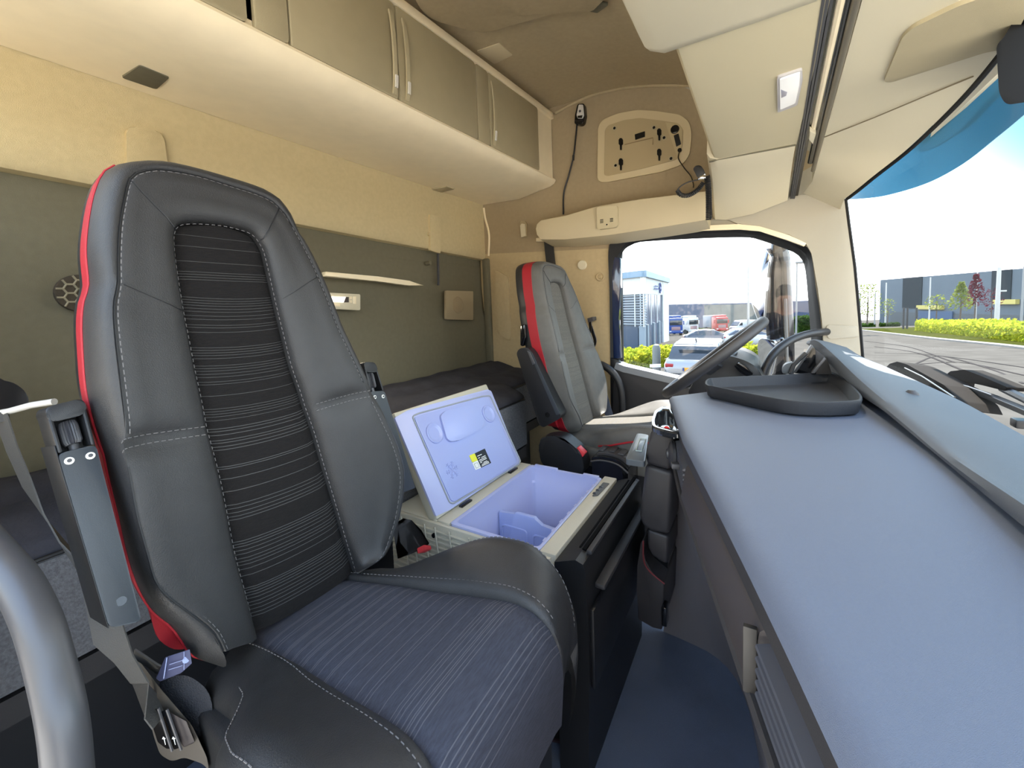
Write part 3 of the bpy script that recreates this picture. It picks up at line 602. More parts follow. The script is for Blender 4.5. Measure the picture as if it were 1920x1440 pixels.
rgs = [off(RA, -.012), off(lerpR(RA, RS, .03), .004), off(lerpR(RA, RS, .09), .010), off(lerpR(RA, RS, .28), lambda i: .013-.009*crease(i)), off(lerpR(RA, RS, .52), lambda i: .008-.011*crease(i)), off(lerpR(RA, RS, .76), lambda i: .004-.012*crease(i)), off(lerpR(RA, RS, .94), lambda i: .003-.008*crease(i)), off(RS, -.0015), ]
def arc(A, B, a):
    s, c = math.sin(a*math.pi/2), 1-math.cos(a*math.pi/2)
    return [Vector((p.x+(q.x-p.x)*c, p.y+(q.y-p.y)*s, p.z+(q.z-p.z)*s)) for p, q in zip(A, B)]
rgs += [off(arc(RS, ROl, a), lambda i: .004*math.sin(a*3.14)-.008*crease(i)) for a in (.08, .25, .45, .65, .85, 1)]
mb.rings(rgs, closed=False); mb.build('backrest', M_leather, SEAT)
cY = sum(p.y for p in ROl)/NR
def inset(P, dx, k): return [Vector((p.x+dx, cY+(p.y-cY)*k, .0+(p.z)*(1-(1-k)*.3))) for p in P]
B1, B2, B3 = inset(ROl, -.040, .985), inset(ROl, -.075, .93), inset(ROl, -.085, .6)
mb = MB(); mb.rings([off(ROl, -.002), inset(ROl, -.02, 1.0), B1], closed=False); mb.build('red_side', M_red, SEAT, label='red side panel')
mb = MB(); mb.rings([B1, inset(ROl, -.06, .975), B2, B3], closed=False); half = NR//2
v = [p for p in B3]; mb.add(v, [(i, i+1, NR-2-i, NR-1-i) for i in range(half-1)]); mb.build('back_shell', M_black, SEAT)
mb = MB(); mb.tube(ROl[:HL+NU+3], .0020, 6); mb.build('piping', M_red, SEAT, label='red piping')
mb = MB(); mb.slab(spline([at(*p, X=-.715) for p in ((283, 1140), (300, 1150), (322, 1172), (350, 1204), (343, 1218), (318, 1214), (292, 1190))], 3, True), (-.05, .01, 0), .004); mb.build('red_skirt', M_red, SEAT, label='red lower side skirt')
# striped centre panel
def row(t):
    """t in 0..1 along the left leg, then over the arch"""
    n = NL+NU; f = t*(n-1+NT/2); i = int(f); u = f-i
    i = min(i, n+NT//2-2)
    l = RA[i].lerp(RA[i+1], u); r = RA[NR-1-i].lerp(RA[NR-2-i], u); return l, r
# stripe positions read along the panel's left edge (px rows)
ys_px = [437, 458, 487, 507, 512, 517, 522, 555, 560, 565, 570, 576, 582, 590, 597, 608, 613, 622, 652, 657, 662, 667, 673, 687, 692, 697, 703, 709, 718, 723, 745, 770, 775, 780, 785, 792, 808, 813, 820, 830, 835, 842, 848, 880, 884, 903, 927, 953, 960, 968, 975, 981, 1023, 1028, 1033, 1040, 1047, 1055, 1061, 1067, 1075, 1087, 1110, 1114, 1119, 1124, 1130, 1137, 1143, 1150, 1157, 1163]
legpx = []
for i in range(NL+NU+NT//2):
    p = RA[i]/K; q = p-Vector((0, 0, 0)); dz = q.dot(fw); legpx.append(PCY+FPX*q.dot(DN)/dz)
def t_of(py):
    for i in range(len(legpx)-1):
        if legpx[i] >= py >= legpx[i+1]:
            return (i+(legpx[i]-py)/max(1e-6, legpx[i]-legpx[i+1]))/(NL+NU-1+NT/2)
    return None
ts = sorted(set([i/120 for i in range(121)]))
st = sorted(t for t in (t_of(y) for y in ys_px) if t)
hw = .00062
allt = sorted([(t, 0) for t in ts if all(abs(t-s) > .0022 for s in st)]+[(s-hw, 1) for s in st]+[(s+hw, 0) for s in st])
mb = MB(); vs = []; fs = []; mi = []
NC = 10
for k, (t, flag) in enumerate(allt):
    l, r = row(min(.9999, max(0, t)))
    for c in range(NC+1):
        u = c/NC; p = l.lerp(r, u); d = 1-(2*u-1)**2
        e_ = 1-abs(2*u-1)**8
        vs.append(p+Vector((-.012+.008*e_+.003*d, 0, -.004*d*(1 if t < .75 else .2))))
for k in range(len(allt)-1):
    for c in range(NC): fs.append((k*(NC+1)+c, k*(NC+1)+c+1, (k+1)*(NC+1)+c+1, (k+1)*(NC+1)+c)); mi.append(allt[k][1])
_, ff = mb.add(vs, fs)
for f, q in zip(ff, mi): f.material_index = q
M_thr = mat('panel_thread', (63, 63, 63), .75)
mb.sharp = 80; mb.build('backrest_centre', [M_fabric, M_thr], SEAT, label='striped fabric centre panel')
# stitching
mb = MB()
Sf = off(RS, .0012)
mb.dashes([p+Vector((0, .004, 0)) for p in lerpR(RS, RA, .035)[:HL-1]], .0007); mb.dashes(off(lerpR(RS, RA, .035), .001)[HL+1:NL+NU+NT+2], .0007)
mb.dashes(off(lerpR(RS, RA, .02), .001)[NL+NU+NT+2:HR-1], .0006); mb.dashes(off(lerpR(RS, RA, .02), .001)[HR+1:NR-2], .0006)
mb.dashes(off(RA, -.0005)[2:], .0006, .005, .004)
for h, sgn in ((HL, 1), (HR, -1)):
    for dz in (-.006, .006):
        q = [g[h]+Vector((.004+.009*0, 0, dz)) for g in rgs[2:10]]; mb.dashes(q, .0006, .005, .003)
mb.build('stitching', M_thread, SEAT)
# seams in the leather
mb = MB(); mb.tube(off(RS, -.0002)[:HL-1], .0012, 5); mb.tube(off(RS, -.0002)[HL+1:NL+NU+NT+NU-1], .0012, 5)
ia, ib = NL+NU+1, NL+NU+NT-1
for i, j in ((NL+NU+1, NL+NU+1), (NL+NU+NT-1, NL+NU+NT-1)): mb.tube([g[i]+Vector((.0004, 0, 0)) for g in rgs[1:8]], .0011, 5)
iL, iR = NL+int(NU*.62), NL+NU+NT+int(NU*.36)
for i in (iL, iR): mb.tube([g[i]+Vector((.0, 0, 0)) for g in rgs[2:8]], .0008, 5)
mb.build('seam', M_black, SEAT)
# cushion
def C(x, y, z): return Vector((x, y, z))*K
zp = [(-.86, -.625), (-.80, -.604), (-.70, -.588), (-.62, -.578), (-.54, -.566), (-.46, -.550), (-.40, -.537), (-.36, -.533), (-.335, -.537), (-.31, -.553), (-.292, -.585), (-.286, -.63), (-.292, -.72)]
zc = [(-.86, -.64), (-.80, -.622), (-.73, -.600), (-.64, -.56), (-.54, -.515), (-.49, -.50), (-.43, -.496), (-.39, -.504), (-.35, -.530), (-.325, -.562), (-.312, -.60), (-.312, -.65), (-.33, -.73)]
yR = [(-.86, .57), (-.78, .570), (-.65, .590), (-.5, .606), (-.4, .608), (-.33, .602), (-.28, .60)]
yL = [(-.86, .361), (-.78, .361), (-.65, .360), (-.55, .353), (-.45, .345), (-.38, .337), (-.33, .328), (-.28, .32)]
oL = [(-.86, .30), (-.80, .285), (-.74, .290), (-.69, .276), (-.65, .25), (-.60, .212), (-.54, .195), (-.42, .190), (-.33, .205), (-.28, .225)]
oR = [(-.86, .65), (-.80, .665), (-.74, .665), (-.69, .675), (-.64, .700), (-.60, .722), (-.54, .740), (-.42, .745), (-.34, .733), (-.28, .71)]
NX = 46; us = [i/(NX-1) for i in range(NX)]
def xz(tab, u):
    """walk the profile polyline by arc length"""
    pts = resample([Vector((a, 0, b)) for a, b in tab], 60); f = u*59; i = min(58, int(f)); return pts[i].lerp(pts[i+1], f-i)
left, right, panelrows = [], [], []
zpS = [(p.x, p.z) for p in spline([Vector((a, 0, b)) for a, b in zp], 5)]; zcS = [(p.x, p.z) for p in spline([Vector((a, 0, b)) for a, b in zc], 5)]
for u in us:
    a, c = xz(zpS, u), xz(zcS, u)
    def side(ys, yo, sg):
        s = Vector((a.x, lerp_table(ys, a.x), a.z)); o = lerp_table(yo, c.x); cr = Vector((c.x, o-sg*.035, c.z)); m1 = s.lerp(cr, .12)+Vector((0, 0, .006)); m2 = s.lerp(cr, .45)+Vector((0, 0, .004)); m3 = s.lerp(cr, .8)+Vector((0, 0, .003))
        return [C(*v) for v in (s+Vector((0, 0, -.012)), s+Vector((0, sg*.002, .001)), m1, m2, m3, cr, cr+Vector((0, sg*.022, -.008)), cr+Vector((0, sg*.035, -.028)), cr+Vector((0, sg*.037, -.07)), cr+Vector((0, sg*.02, -.13)))]
    left.append(side(yL, oL, -1)); right.append(side(yR, oR, 1))
mb = MB(); mb.sharp = 70; mb.rings(left, closed=False); mb.rings(right, closed=False)
mb.slab([C(-.83, .27, -.66), C(-.33, .24, -.66), C(-.33, .69, -.66), C(-.83, .66, -.66)], (0, 0, -.08), .01)
mb.build('cushion', M_leather, SEAT)
ux = [i/90 for i in range(91)]
def u_of_x(x):
    for i in range(200):
        if xz(zpS, i/199).x >= x: return i/199
    return 1
sx_ = [-.775, -.768, -.75, -.745, -.72, -.715, -.71, -.69, -.685, -.665, -.66, -.655, -.635, -.63, -.61, -.59, -.585, -.56, -.54, -.51, -.49, -.485, -.45, -.425, -.419, -.413, -.400, -.394, -.388, -.382, -.376]
su = [u_of_x(x) for x in sx_]+[.74, .752, .764, .776, .80, .815]
hw2 = .0011
aut = sorted([(u, 0) for u in ux if all(abs(u-s) > .004 for s in su)]+[(s-hw2, 1) for s in su]+[(s+hw2, 0) for s in su])
vs, fs, mi = [], [], []
for u, f_ in aut:
    a = xz(zpS, max(0, min(1, u))); l, r = lerp_table(yL, a.x), lerp_table(yR, a.x)
    for c in range(13):
        w = c/12; d = 1-(2*w-1)**2; e_ = 1-abs(2*w-1)**8
        vs.append(C(a.x+.0*d, l+(r-l)*w, a.z-.008+.008*e_+.003*d))
for k in range(len(aut)-1):
    for c in range(12): fs.append((k*13+c, k*13+c+1, (k+1)*13+c+1, (k+1)*13+c)); mi.append(aut[k][1])
mb = MB(); mb.sharp = 80; _, ff = mb.add(vs, fs)
for f, q in zip(ff, mi): f.material_index = q
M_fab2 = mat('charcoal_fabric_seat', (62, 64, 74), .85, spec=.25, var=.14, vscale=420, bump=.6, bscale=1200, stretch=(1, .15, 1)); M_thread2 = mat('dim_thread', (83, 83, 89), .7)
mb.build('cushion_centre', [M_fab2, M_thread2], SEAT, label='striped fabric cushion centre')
mb = MB()
mb.dashes([g[2]+Vector((0, -.003, .001)) for g in left[3:36]], .0006, .005, .004); mb.dashes([g[2]+Vector((0, .003, .001)) for g in right[3:36]], .0006, .005, .004)
mb.dashes([g[6]+Vector((0, .0, .001)) for g in left[8:34]], .0007); mb.dashes([g[6]+Vector((0, .0, .001)) for g in right[14:40]], .0006)
mb.build('stitching', M_thread, SEAT)
mb = MB(); mb.tube([g[8] for g in left[12:40]], .0035, 6); mb.build('piping', M_red, SEAT, label='red piping')
# seat base
mb = MB(); mb.box((-.47, .385, -.70), (.40, .30, .20), bev=.02); mb.box((-.47, .385, -.90), (.36, .26, .22), bev=.02); mb.build('base', M_black, SEAT)
# fold-up armrests
def armrest(par, p_tl, p_tr, p_br, p_bl, th, knob=True):
    """corner points of the face seen from the front"""
    back = Vector((-th, 0, -th*.18)); up = (p_tl-p_bl); up1 = up.normalized(); W_ = (p_tr-p_tl); nrm = W_.cross(up).normalized()
    if nrm.x < 0: nrm = -nrm
    f = lambda u, v, d=0: p_bl.lerp(p_br, u).lerp(p_tl.lerp(p_tr, u), v)+nrm*d
    mb = MB(); mb.slab(roundpoly([f(0, 0), f(1, 0), f(1, .8), f(0, .8)], .006), back, .004); a = mb.build('armrest', M_arm, par)
    mb = MB(); mb.slab([f(-.04, -.0), f(-.0, 0), f(0, .84), f(-.04, .84)], back*1.3, .003); mb.build('side_rail', M_black, a)
    mb = MB()
    mb.slab([f(0, .8), f(.14, .8), f(.14, 1), f(0, 1)], back, .003); mb.slab([f(.86, .8), f(1, .8), f(1, 1), f(.86, 1)], back, .003); mb.slab(roundpoly([f(0, .95), f(1, .95), f(1, 1.03), f(0, 1.03)], .008), back, .003)
    mb.slab([f(.1, .78, -.03), f(.9, .78, -.03), f(.9, 1, -.03), f(.1, 1, -.03)], back*.3); mb.build('end_frame', M_black, a)
    if knob:
        mb = MB(); c = f(.5, .80, -.014); r = W_.length*.27; L = up.length*.13; prof = [[c+up1*h+(W_.normalized()*math.cos(k*math.pi/22)+nrm*math.sin(k*math.pi/22))*r*(1 if k % 2 else .88)*s for k in range(44)] for h, s in ((.01, .8), (.014, 1), (L, 1), (L+.006, .85))]
        mb.rings(prof, True, 0, True, True); mb.sharp = 20; mb.build('adjuster_knob', mat('knob_grey', (54, 54, 59), .4), a)
        mb = MB(); mb.tube([f(.5, .75, -.016), f(.5, .84, -.016)], r*.55, 12); mb.build('spindle', M_steel, a)
    for u, v in ((.22, .755), (.78, .755)):
        mb = MB(); mb.lathe(f(u, v, -.001), nrm, [(0, .0044), (.002, .0044), (.0024, .0036)], 16); mb.lathe(f(u, v, .0012), nrm, [(0, .0022), (.0014, .0022)], 10, 1); mb.build('screw', [M_white, M_steel], a)
    mb = MB(); mb.lathe(f(.55, .1, -.003), nrm, [(0, .005), (.0035, .005)], 12); mb.build('screw_hole', M_gloss, a)
    return a
XA = -.735
armrest(SEAT, at(86, 775, X=XA), at(160, 757, X=XA), at(266, 1165, X=XA+.115), at(205, 1178, X=XA+.115), .05)
# far armrest of the near seat (beside the open fridge)
XB = -.79
armrest(SEAT, at(683, 686, X=XB), at(706, 686, X=XB), at(779, 915, X=XB+.07), at(738, 930, X=XB+.07), .05)
# buckle stalk on the inboard side
bk = MB(); q = [at(*p, X=-.70) for p in ((738, 982), (755, 985), (775, 1005), (790, 1032), (768, 1038), (745, 1050), (738, 1000))]; bk.slab(q, (0, .03, 0), .006); bo = bk.build('buckle_stalk', M_dark, SEAT)
bk = MB(); q = [at(*p, X=-.69) for p in ((781, 1028), (794, 1029), (797, 1037), (783, 1039))]; bk.slab(q, (0.005, .02, 0), .002); bk.build('release_button', mat('buckle_red', (205, 60, 66), .4), bo, label='red release button')
# copy for the driver
DRV = copy_tree(SEAT)
DRV.name = 'driver_seat'
DRV['label'] = 'driver seat at far side, red side panel, sun patch on its fabric'
DRV.location = Vector((-.5+.045, .39+1.2, -.945)); ORG[DRV.name] = DRV.location.copy()
SQ = Matrix.Diagonal((1, 1, .90, 1)); done = set()
def squash(o):
    for c in list(o.children):
        c.data = c.data.copy(); c.data.transform(SQ); squash(c)
squash(DRV)
arms = [c for c in DRV.children if c.name.startswith('armrest')]
inner = min(arms, key=lambda c: sum(v.co.y for v in c.data.vertices)/len(c.data.vertices))
for c in list(inner.children): bpy.data.objects.remove(c)
bpy.data.objects.remove(inner)
for c in [c for c in DRV.children if c.name.startswith('buckle_stalk')]:
    for d in list(c.children): bpy.data.objects.remove(d)
    bpy.data.objects.remove(c)
# inboard armrest of the driver seat, hanging down beside the red panel
YA = 1.335
mb = MB(); q = roundpoly([at(*p, Y=YA) for p in ((968, 662), (974, 653), (990, 652), (999, 662), (1052, 778), (1048, 786), (1018, 802), (1010, 795))], .010); mb.slab(q, (0, .05, 0), .008, seg=3); ar = mb.build('armrest', M_black, DRV)
mb = MB(); q = [at(*p, Y=YA-.003) for p in ((990, 656), (997, 661), (1050, 776), (1043, 779))]; mb.slab(roundpoly(q, .005), (0, .046, 0), .002); mb.build('top_face', M_arm, ar)
mb = MB(); mb.slab([at(*p, Y=YA-.006) for p in ((988, 658), (994, 660), (1003, 682), (998, 684))], (0, .03, 0), .001); mb.build('adjuster_knob', M_steel, ar)
mb = MB(); mb.lathe(at(1026, 778, Y=YA-.002), (0, 1, 0), [(0, .009), (.01, .009)], 14); mb.build('screw_hole', M_gloss, ar)
mb = MB(); mb.slab([at(*p, Y=YA+.028) for p in ((975, 610), (984, 608), (986, 632), (980, 650), (975, 648))], (0, .02, 0), .004); mb.build('recliner_slot', M_gloss, DRV)
# belt buckle plate and webbing at the window side of the driver seat
mb = MB(); mb.ribbon([at(*p, Y=1.78) for p in ((1132, 742), (1138, 765), (1147, 792), (1150, 800))], .035, .003, (1, .3, 0)); mb.build('lap_belt', mat('belt_navy', (44, 54, 74), .6), DRV)

M_ld = mat('driver_leather_lit', (92, 91, 88), .55, spec=.4, var=.06, vscale=40, bump=.35, bscale=700); M_fd = mat('driver_fabric_lit', (103, 101, 96), .85, spec=.2, var=.1, vscale=500, bump=.6, bscale=1200, stretch=(1, .15, 1))  # paler copies of the seat materials, daylight on this seat put into colour
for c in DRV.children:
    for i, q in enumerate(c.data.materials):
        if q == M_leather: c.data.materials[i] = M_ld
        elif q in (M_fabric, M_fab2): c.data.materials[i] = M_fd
# ================================================================== bunk
M_matt = mat('mattress_cloth', (60, 60, 66), .9, spec=.15, var=.15, vscale=14, bump=.7, bscale=120)
M_bunk = mat('bunk_cloth', (104, 105, 109), .8, spec=.2, var=.2, vscale=200, bump=.8, bscale=420)
bu = thing('bunk_bed', 'dark lower bunk with crinkled grey mattress along the rear wall', 'bunk', (-1.1, .95, ZF))
def bunk_front(y):
    return lerp_table([(-.2, -1.03), (.66, -1.03), (.74, -.86), (1.50, -.86), (1.62, -1.02), (2., -1.02)], y)
mb = MB(); R = []; NY = 90; NXm = 26
for i in range(NY):
    y = -.1+2.03*i/(NY-1); xf = bunk_front(y); row_ = []
    row_.append(Vector((xf-.002, y, -.42))); row_.append(Vector((xf+.002, y, -.40))); row_.append(Vector((xf+.003, y, -.386)))
    for j in range(NXm):
        u = j/(NXm-1); x = xf+(XR+.025-xf)*u; zt_ = -.362+.056*min(1, u*1.2)
        rnd = -.010*(1-min(1, u/.05))**2
        q = .008*abs(math.sin((x+.02*math.sin(y*3))*math.pi/.13))**.5+.002*math.sin(y*17+x*9)*math.sin(x*23)+.0018*math.sin(y*41+x*31)
        row_.append(Vector((x, y, zt_+rnd+q*min(1, u*6)-.006)))
    row_.append(Vector((XR+.02, y, -.44))); R.append(row_)
mb.rings(R, closed=False); mb.add([p for p in R[-1]], [tuple(range(len(R[-1])))]); mb.add([p for p in R[0]], [tuple(range(len(R[0])))]); mb.sharp = 70; mb.build('mattress', M_matt, bu)
mb = MB(); R = []
for i in range(NY):
    y = -.1+2.03*i/(NY-1); xf = bunk_front(y); R.append([Vector((XR+.03, y, -.39)), Vector((xf-.004, y, -.39)), Vector((xf+.008, y, -.397)), Vector((xf+.010, y, -.585)), Vector((xf-.01, y, -.592)), Vector((XR+.03, y, -.592))])
mb.rings(R, True, 0, True, True); mb.build('bunk_base', M_bunk, bu)
mb = MB(); R = []
for i in range(NY):
    y = -.1+2.03*i/(NY-1); xf = bunk_front(y)+.004; R.append([Vector((XR+.05, y, -.596)), Vector((xf, y, -.596)), Vector((xf, y, -.642)), Vector((XR+.05, y, -.642))])
mb.rings(R, True, 0, True, True); mb.build('front_rail', M_dark, bu)
mb = MB(); mb.tube([Vector((bunk_front(-.1+2.03*i/59)+.008, -.1+2.03*i/59, -.390)) for i in range(60)], .0035, 6); mb.build('piping', M_black, bu)
mb = MB(); R = []
for i in range(30):
    y = -.1+2.03*i/29; xf = bunk_front(y)-.06
    if .70 < y < 1.22: xf = -1.06
    R.append([Vector((XR+.06, y, -.645)), Vector((xf, y, -.645)), Vector((xf, y, -.998)), Vector((XR+.06, y, -.998))])
mb.rings(R, True, 0, True, True); mb.build('locker', M_black, bu)
# ================================================================== refrigerator drawer, lid open
fr = thing('drawer_refrigerator', 'cream drawer refrigerator with open lid and lavender lining between the seats', 'refrigerator', (-.6, .95, ZF))
zr = -.525; fx0, fx1, fy0, fy1 = -.652, -.405, .747, 1.165
hx = -.69
def fbox(name, x0, x1, y0, y1, z0, z1, m_, bev=.003, par=None, **k):
    mb = MB(); mb.box(((x0+x1)/2, (y0+y1)/2, (z0+z1)/2), (x1-x0, y1-y0, z1-z0), bev=bev); return mb.build(name, m_, par or fr, **k)
# lining
mb = MB(); t = .012
def rect(x0, x1, y0, y1, z): return roundpoly([(x0, y0, z), (x1, y0, z), (x1, y1, z), (x0, y1, z)], .012)
mb.rings([rect(fx0, fx1, fy0, fy1, zr-.30), rect(fx0, fx1, fy0, fy1, zr), rect(fx0+.004, fx1-.003, fy0+.004, fy1-.004, zr+.002), rect(fx0+.012, fx1-.008, fy0+.012, fy1-.012, zr), rect(fx0+.013, fx1-.009, fy0+.014, fy1-.014, zr-.045), rect(fx0+.016, fx1-.013, fy0+.018, fy1-.018, zr-.05), rect(fx0+.02, fx1-.02, fy0+.03, fy1-.025, zr-.26)], True, 0, True, True)
mb.build('lining', M_fridge, fr, label='lavender inner lining')
# divider with hand notch
yd = .935
mb = MB(); mb.slab([(fx0+.02, yd, zr-.05), (fx0+.07, yd, zr-.05), (fx0+.075, yd, zr-.042), (fx0+.135, yd, zr-.042), (fx0+.155, yd, zr-.062), (fx1-.02, yd, zr-.062), (fx1-.02, yd, zr-.25), (fx0+.02, yd, zr-.25)], (0, .012, 0), .003); dv = mb.build('divider', mat('fridge_divider', (161, 173, 219), .35), fr)
mb = MB(); q = roundpoly([Vector((x, yd-.001, z)) for x, z in ((fx0+.03, zr-.085), (fx0+.11, zr-.085), (fx0+.11, zr-.20), (fx0+.03, zr-.20))], .012); mb.tube(q+[q[0]], .003, 6)
q = roundpoly([Vector((x, yd-.001, z)) for x, z in ((fx0+.13, zr-.09), (fx1-.035, zr-.09), (fx1-.035, zr-.14), (fx0+.13, zr-.14))], .012); mb.tube(q+[q[0]], .003, 6); mb.build('pressed_frame', mat('fridge_divider', (161, 173, 219), .35), dv)
for k in range(7):
    pass
mb = MB()
for k in range(8):
    y = fy0+.05+k*.045; mb.box((fx1-.010, y, zr-.012), (.008, .016, .02), bev=.002)
mb.build('rim_lug', M_fridge, fr)
for (x0, x1) in ((fx0+.02, fx0+.10), (fx1-.06, fx1-.01)):
    mb = MB(); mb.box(((x0+x1)/2, fy1-.005, zr+.002), (x1-x0, .012, .008), bev=.002); mb.build('rim_lug', M_fridge, fr)
# shell, control strip, rear deck, ribbed side
fbox('control_strip', fx1+.002, fx1+.040, fy0-.002, fy1+.012, zr-.06, zr+.003, M_fridge_out)
mb = MB(); mb.slab(roundpoly([at(*p, Z=zr+.0035) for p in ((1110, 931), (1121, 930), (1143, 907), (1131, 905))], .004), (0, 0, .0015)); dp = mb.build('display', mat('display_grey', (86, 92, 98), .2), fr)
for k in range(3):
    mb = MB(); c = at(1115+k*6.0, 924.5-k*6, Z=zr+.0055); mb.box(c, (.010, .010, .001), bev=.0003); mb.build('button', mat('button_dark', (40, 44, 54), .3), dp)
fbox('hinge_rail', hx-.002, fx0-.001, fy0, fy1+.006, zr-.06, zr-.001, M_fridge_out, .003)
for yy_c in (fy0+.10, fy1-.07):
    mb = MB(); mb.box((hx+.012, yy_c, zr+.001), (.012, .045, .006), bev=.0015); mb.build('hinge_clip', M_gloss, fr)
fbox('rear_deck', -.845, hx-.004, fy0, fy1+.012, zr-.09, zr-.004, M_fridge_out, .004)
sd = fbox('side_panel', -.845, fx1+.03, fy0-.012, fy0-.001, -.86, zr-.004, M_fridge_out, .002)
mb = MB()
for k in range(14):
    z = zr-.022-k*.013; mb.box((-.64, fy0-.014, z), (.40, .005, .0055), bev=.0015)
for (a, b) in ((-.80, -.775), (-.765, -.74), (-.72, -.70), (-.685, -.665), (-.64, -.62), (-.58, -.575), (-.54, -.548), (-.50, -.515)):
    mb.tube([(a, fy0-.0165, zr-.01), (b, fy0-.0165, zr-.2)], .0022, 5)
mb.build('cooling_rib', M_fridge_out, sd)
mb = MB(); mb.lathe(at(812, 1005, Y=fy0-.018), (0, 1, 0), [(0, .0055), (.004, .006)], 14); mb.build('screw', M_gloss, sd)
# lid
H0 = Vector((hx, fy0, zr)); LY = fy1+.010-fy0; LT = Vector((-.133, 0, .258)); LN = Vector((LT.z, 0, -LT.x)).normalized()
def lid(px, py, off=0):
    d = ray(px, py); a = H0+LN*off; return d*(a.dot(LN)/d.dot(LN))
def lslab(pts, off, th, r, name, m_, par, bev=.0015, **k):
    q = [lid(*p, off) for p in pts]; q = roundpoly(q, r) if r else q
    mb = MB(); mb.slab(q, -LN*th, bev); return mb.build(name, m_, par, **k)
ld = None
mb = MB(); a = [H0, H0+Vector((0, LY, 0)), H0+Vector((0, LY, 0))+LT, H0+LT]; mb.slab(a, -LN*.032, .005); ld = mb.build('lid', M_fridge_out, fr)
pan = [(773, 781), (785, 775), (905, 743), (919, 742), (975, 862), (974, 870), (850, 944), (843, 942)]
M_lidp = mat('lid_lining', (157, 167, 214), .3)
lslab([(740, 783), (763, 770), (914, 730), (921, 733), (976, 868), (845, 955), (818, 968)], .003, .006, .004, 'lid_face', M_fridge, ld)
q = [lid(*p, .0045) for p in pan]; mb = MB(); q2 = roundpoly(q, .008); mb.tube(q2+[q2[0]], .0022, 6); mb.build('lid_gasket', mat('gasket_grey', (150, 155, 160), .6), ld)
lslab([(777, 783), (788, 778), (904, 746), (916, 746), (970, 862), (968, 868), (852, 940), (846, 938)], .006, .006, .006, 'lid_panel', M_lidp, ld)
lslab([(826, 779), (836, 770), (880, 759), (895, 762), (908, 783), (910, 796), (900, 806), (862, 825), (846, 828), (838, 822)], .013, .010, .010, 'raised_pad', M_lidp, ld, .005)
def lring(cx, cy, rx, name):
    c = lid(cx, cy, .007); u = Vector((0, 1, 0)); v = LT.normalized(); mb = MB()
    R = [[c+LN*h+(u*math.cos(k*math.pi/12)+v*math.sin(k*math.pi/12))*r for k in range(24)] for h, r in ((-.003, rx), (.002, rx*.98), (.003, rx*.9), (-.001, rx*.6), (-.002, rx*.1))]
    mb.rings(R, True, 0, False, True); return mb.build(name, M_lidp, ld)
lring(815, 812, .030, 'cup_dish'); lring(916, 776, .030, 'cup_dish')
c = lid(848, 881, .0065); mb = MB(); v = LT.normalized()
for k in range(6):
    d = (Vector((0, 1, 0))*math.cos(k*math.pi/3)+v*math.sin(k*math.pi/3)); mb.tube([c, c+d*.024], .0013, 5)
    for s in (.010, .017):
        for sg in (1, -1):
            d2 = (Vector((0, 1, 0))*math.cos((k+sg*.8)*math.pi/3)+v*math.sin((k+sg*.8)*math.pi/3)); mb.tube([c+d*s, c+d*s+d2*.007], .0011, 4)
mb.build('snowflake_mark', M_lidp, ld)
lab = lslab([(890, 850), (909, 841), (921, 868), (902, 877)], .0075, .0012, 0, 'warning_label', mat('label_black', (24, 26, 34), .5), ld, 0)
def lp(u, v): # label coordinates
    a, b, c_, d_ = (890, 850), (909, 841), (921, 868), (902, 877)
    x = (a[0]*(1-u)+b[0]*u)*(1-v)+(d_[0]*(1-u)+c_[0]*u)*v; y = (a[1]*(1-u)+b[1]*u)*(1-v)+(d_[1]*(1-u)+c_[1]*u)*v; return (x, y)
mb = MB()
for v0, ua, ub in ((.22, .12, .55), (.36, .12, .28), (.40, .4, .8), (.50, .12, .8), (.59, .12, .8), (.68, .12, .3), (.74, .4, .75), (.82, .2, .85), (.9, .12, .85)):
    mb.slab([lid(*lp(ua, v0), .0083), lid(*lp(ub, v0), .0083), lid(*lp(ub, v0+.045), .0083), lid(*lp(ua, v0+.045), .0083)], -LN*.0006)
mb.build('text_line', M_white, lab)
lslab([(880, 854), (890, 850), (896, 863), (886, 867)], .0075, .0012, .002, 'yellow_label', mat('label_yellow', (226, 224, 60), .5), ld, 0, label='yellow label')
lslab([(886, 868), (896, 863), (902, 877), (892, 881)], .0075, .0012, 0, 'white_label', M_white, ld, 0, label='white label')
q = [lid(*p, .0082) for p in ((889, 870), (895, 867), (899, 875), (893, 878))]; mb = MB(); mb.tube(q+[q[0]], .0006, 4); mb.build('label_symbol', mat('sym_grey', (120, 130, 150), .6), ld)
mb = MB(); mb.tube([lid(*p, .003) for p in ((913, 925), (915, 923), (948, 905), (947, 902))], .0012, 5); mb.build('lid_stay', mat('brass', (150, 116, 60), .4, metal=.5), ld)
# black front of the drawer unit
ff_ = thing('drawer_unit_front', 'black drawer front with slotted top edge and handle bars facing the footwell', 'drawer unit', (-.32, .95, ZF))
y0, y1 = fy0-.012, fy1+.016
mb = MB(); prof = [(-.363, -.530), (-.316, -.512), (-.300, -.517), (-.296, -.53), (-.292, -.62), (-.292, -.74), (-.30, -.996), (-.363, -.996)]
mb.rings([[Vector((x, y, z)) for x, z in prof] for y in (y0, y1)], True, 0, True, True); mb.build('front_housing', M_black, ff_)
for (xa, xb, z, ya, yb, m_) in ((-.3275, -.3235, -.5155, y0+.05, y1-.02, M_gloss), (-.317, -.309, -.5115, y0+.04, y1-.0, M_gloss)):
    mb = MB(); mb.box(((xa+xb)/2, (ya+yb)/2, z), (xb-xa, yb-ya, .004)); mb.build('slot', mat('slot_black', (8, 8, 9), .9, spec=.1), ff_)
mb = MB(); mb.box((-.300, (y0+y1)/2, -.511), (.012, y1-y0-.07, .010), bev=.003); mb.build('edge_bar', M_dark, ff_)
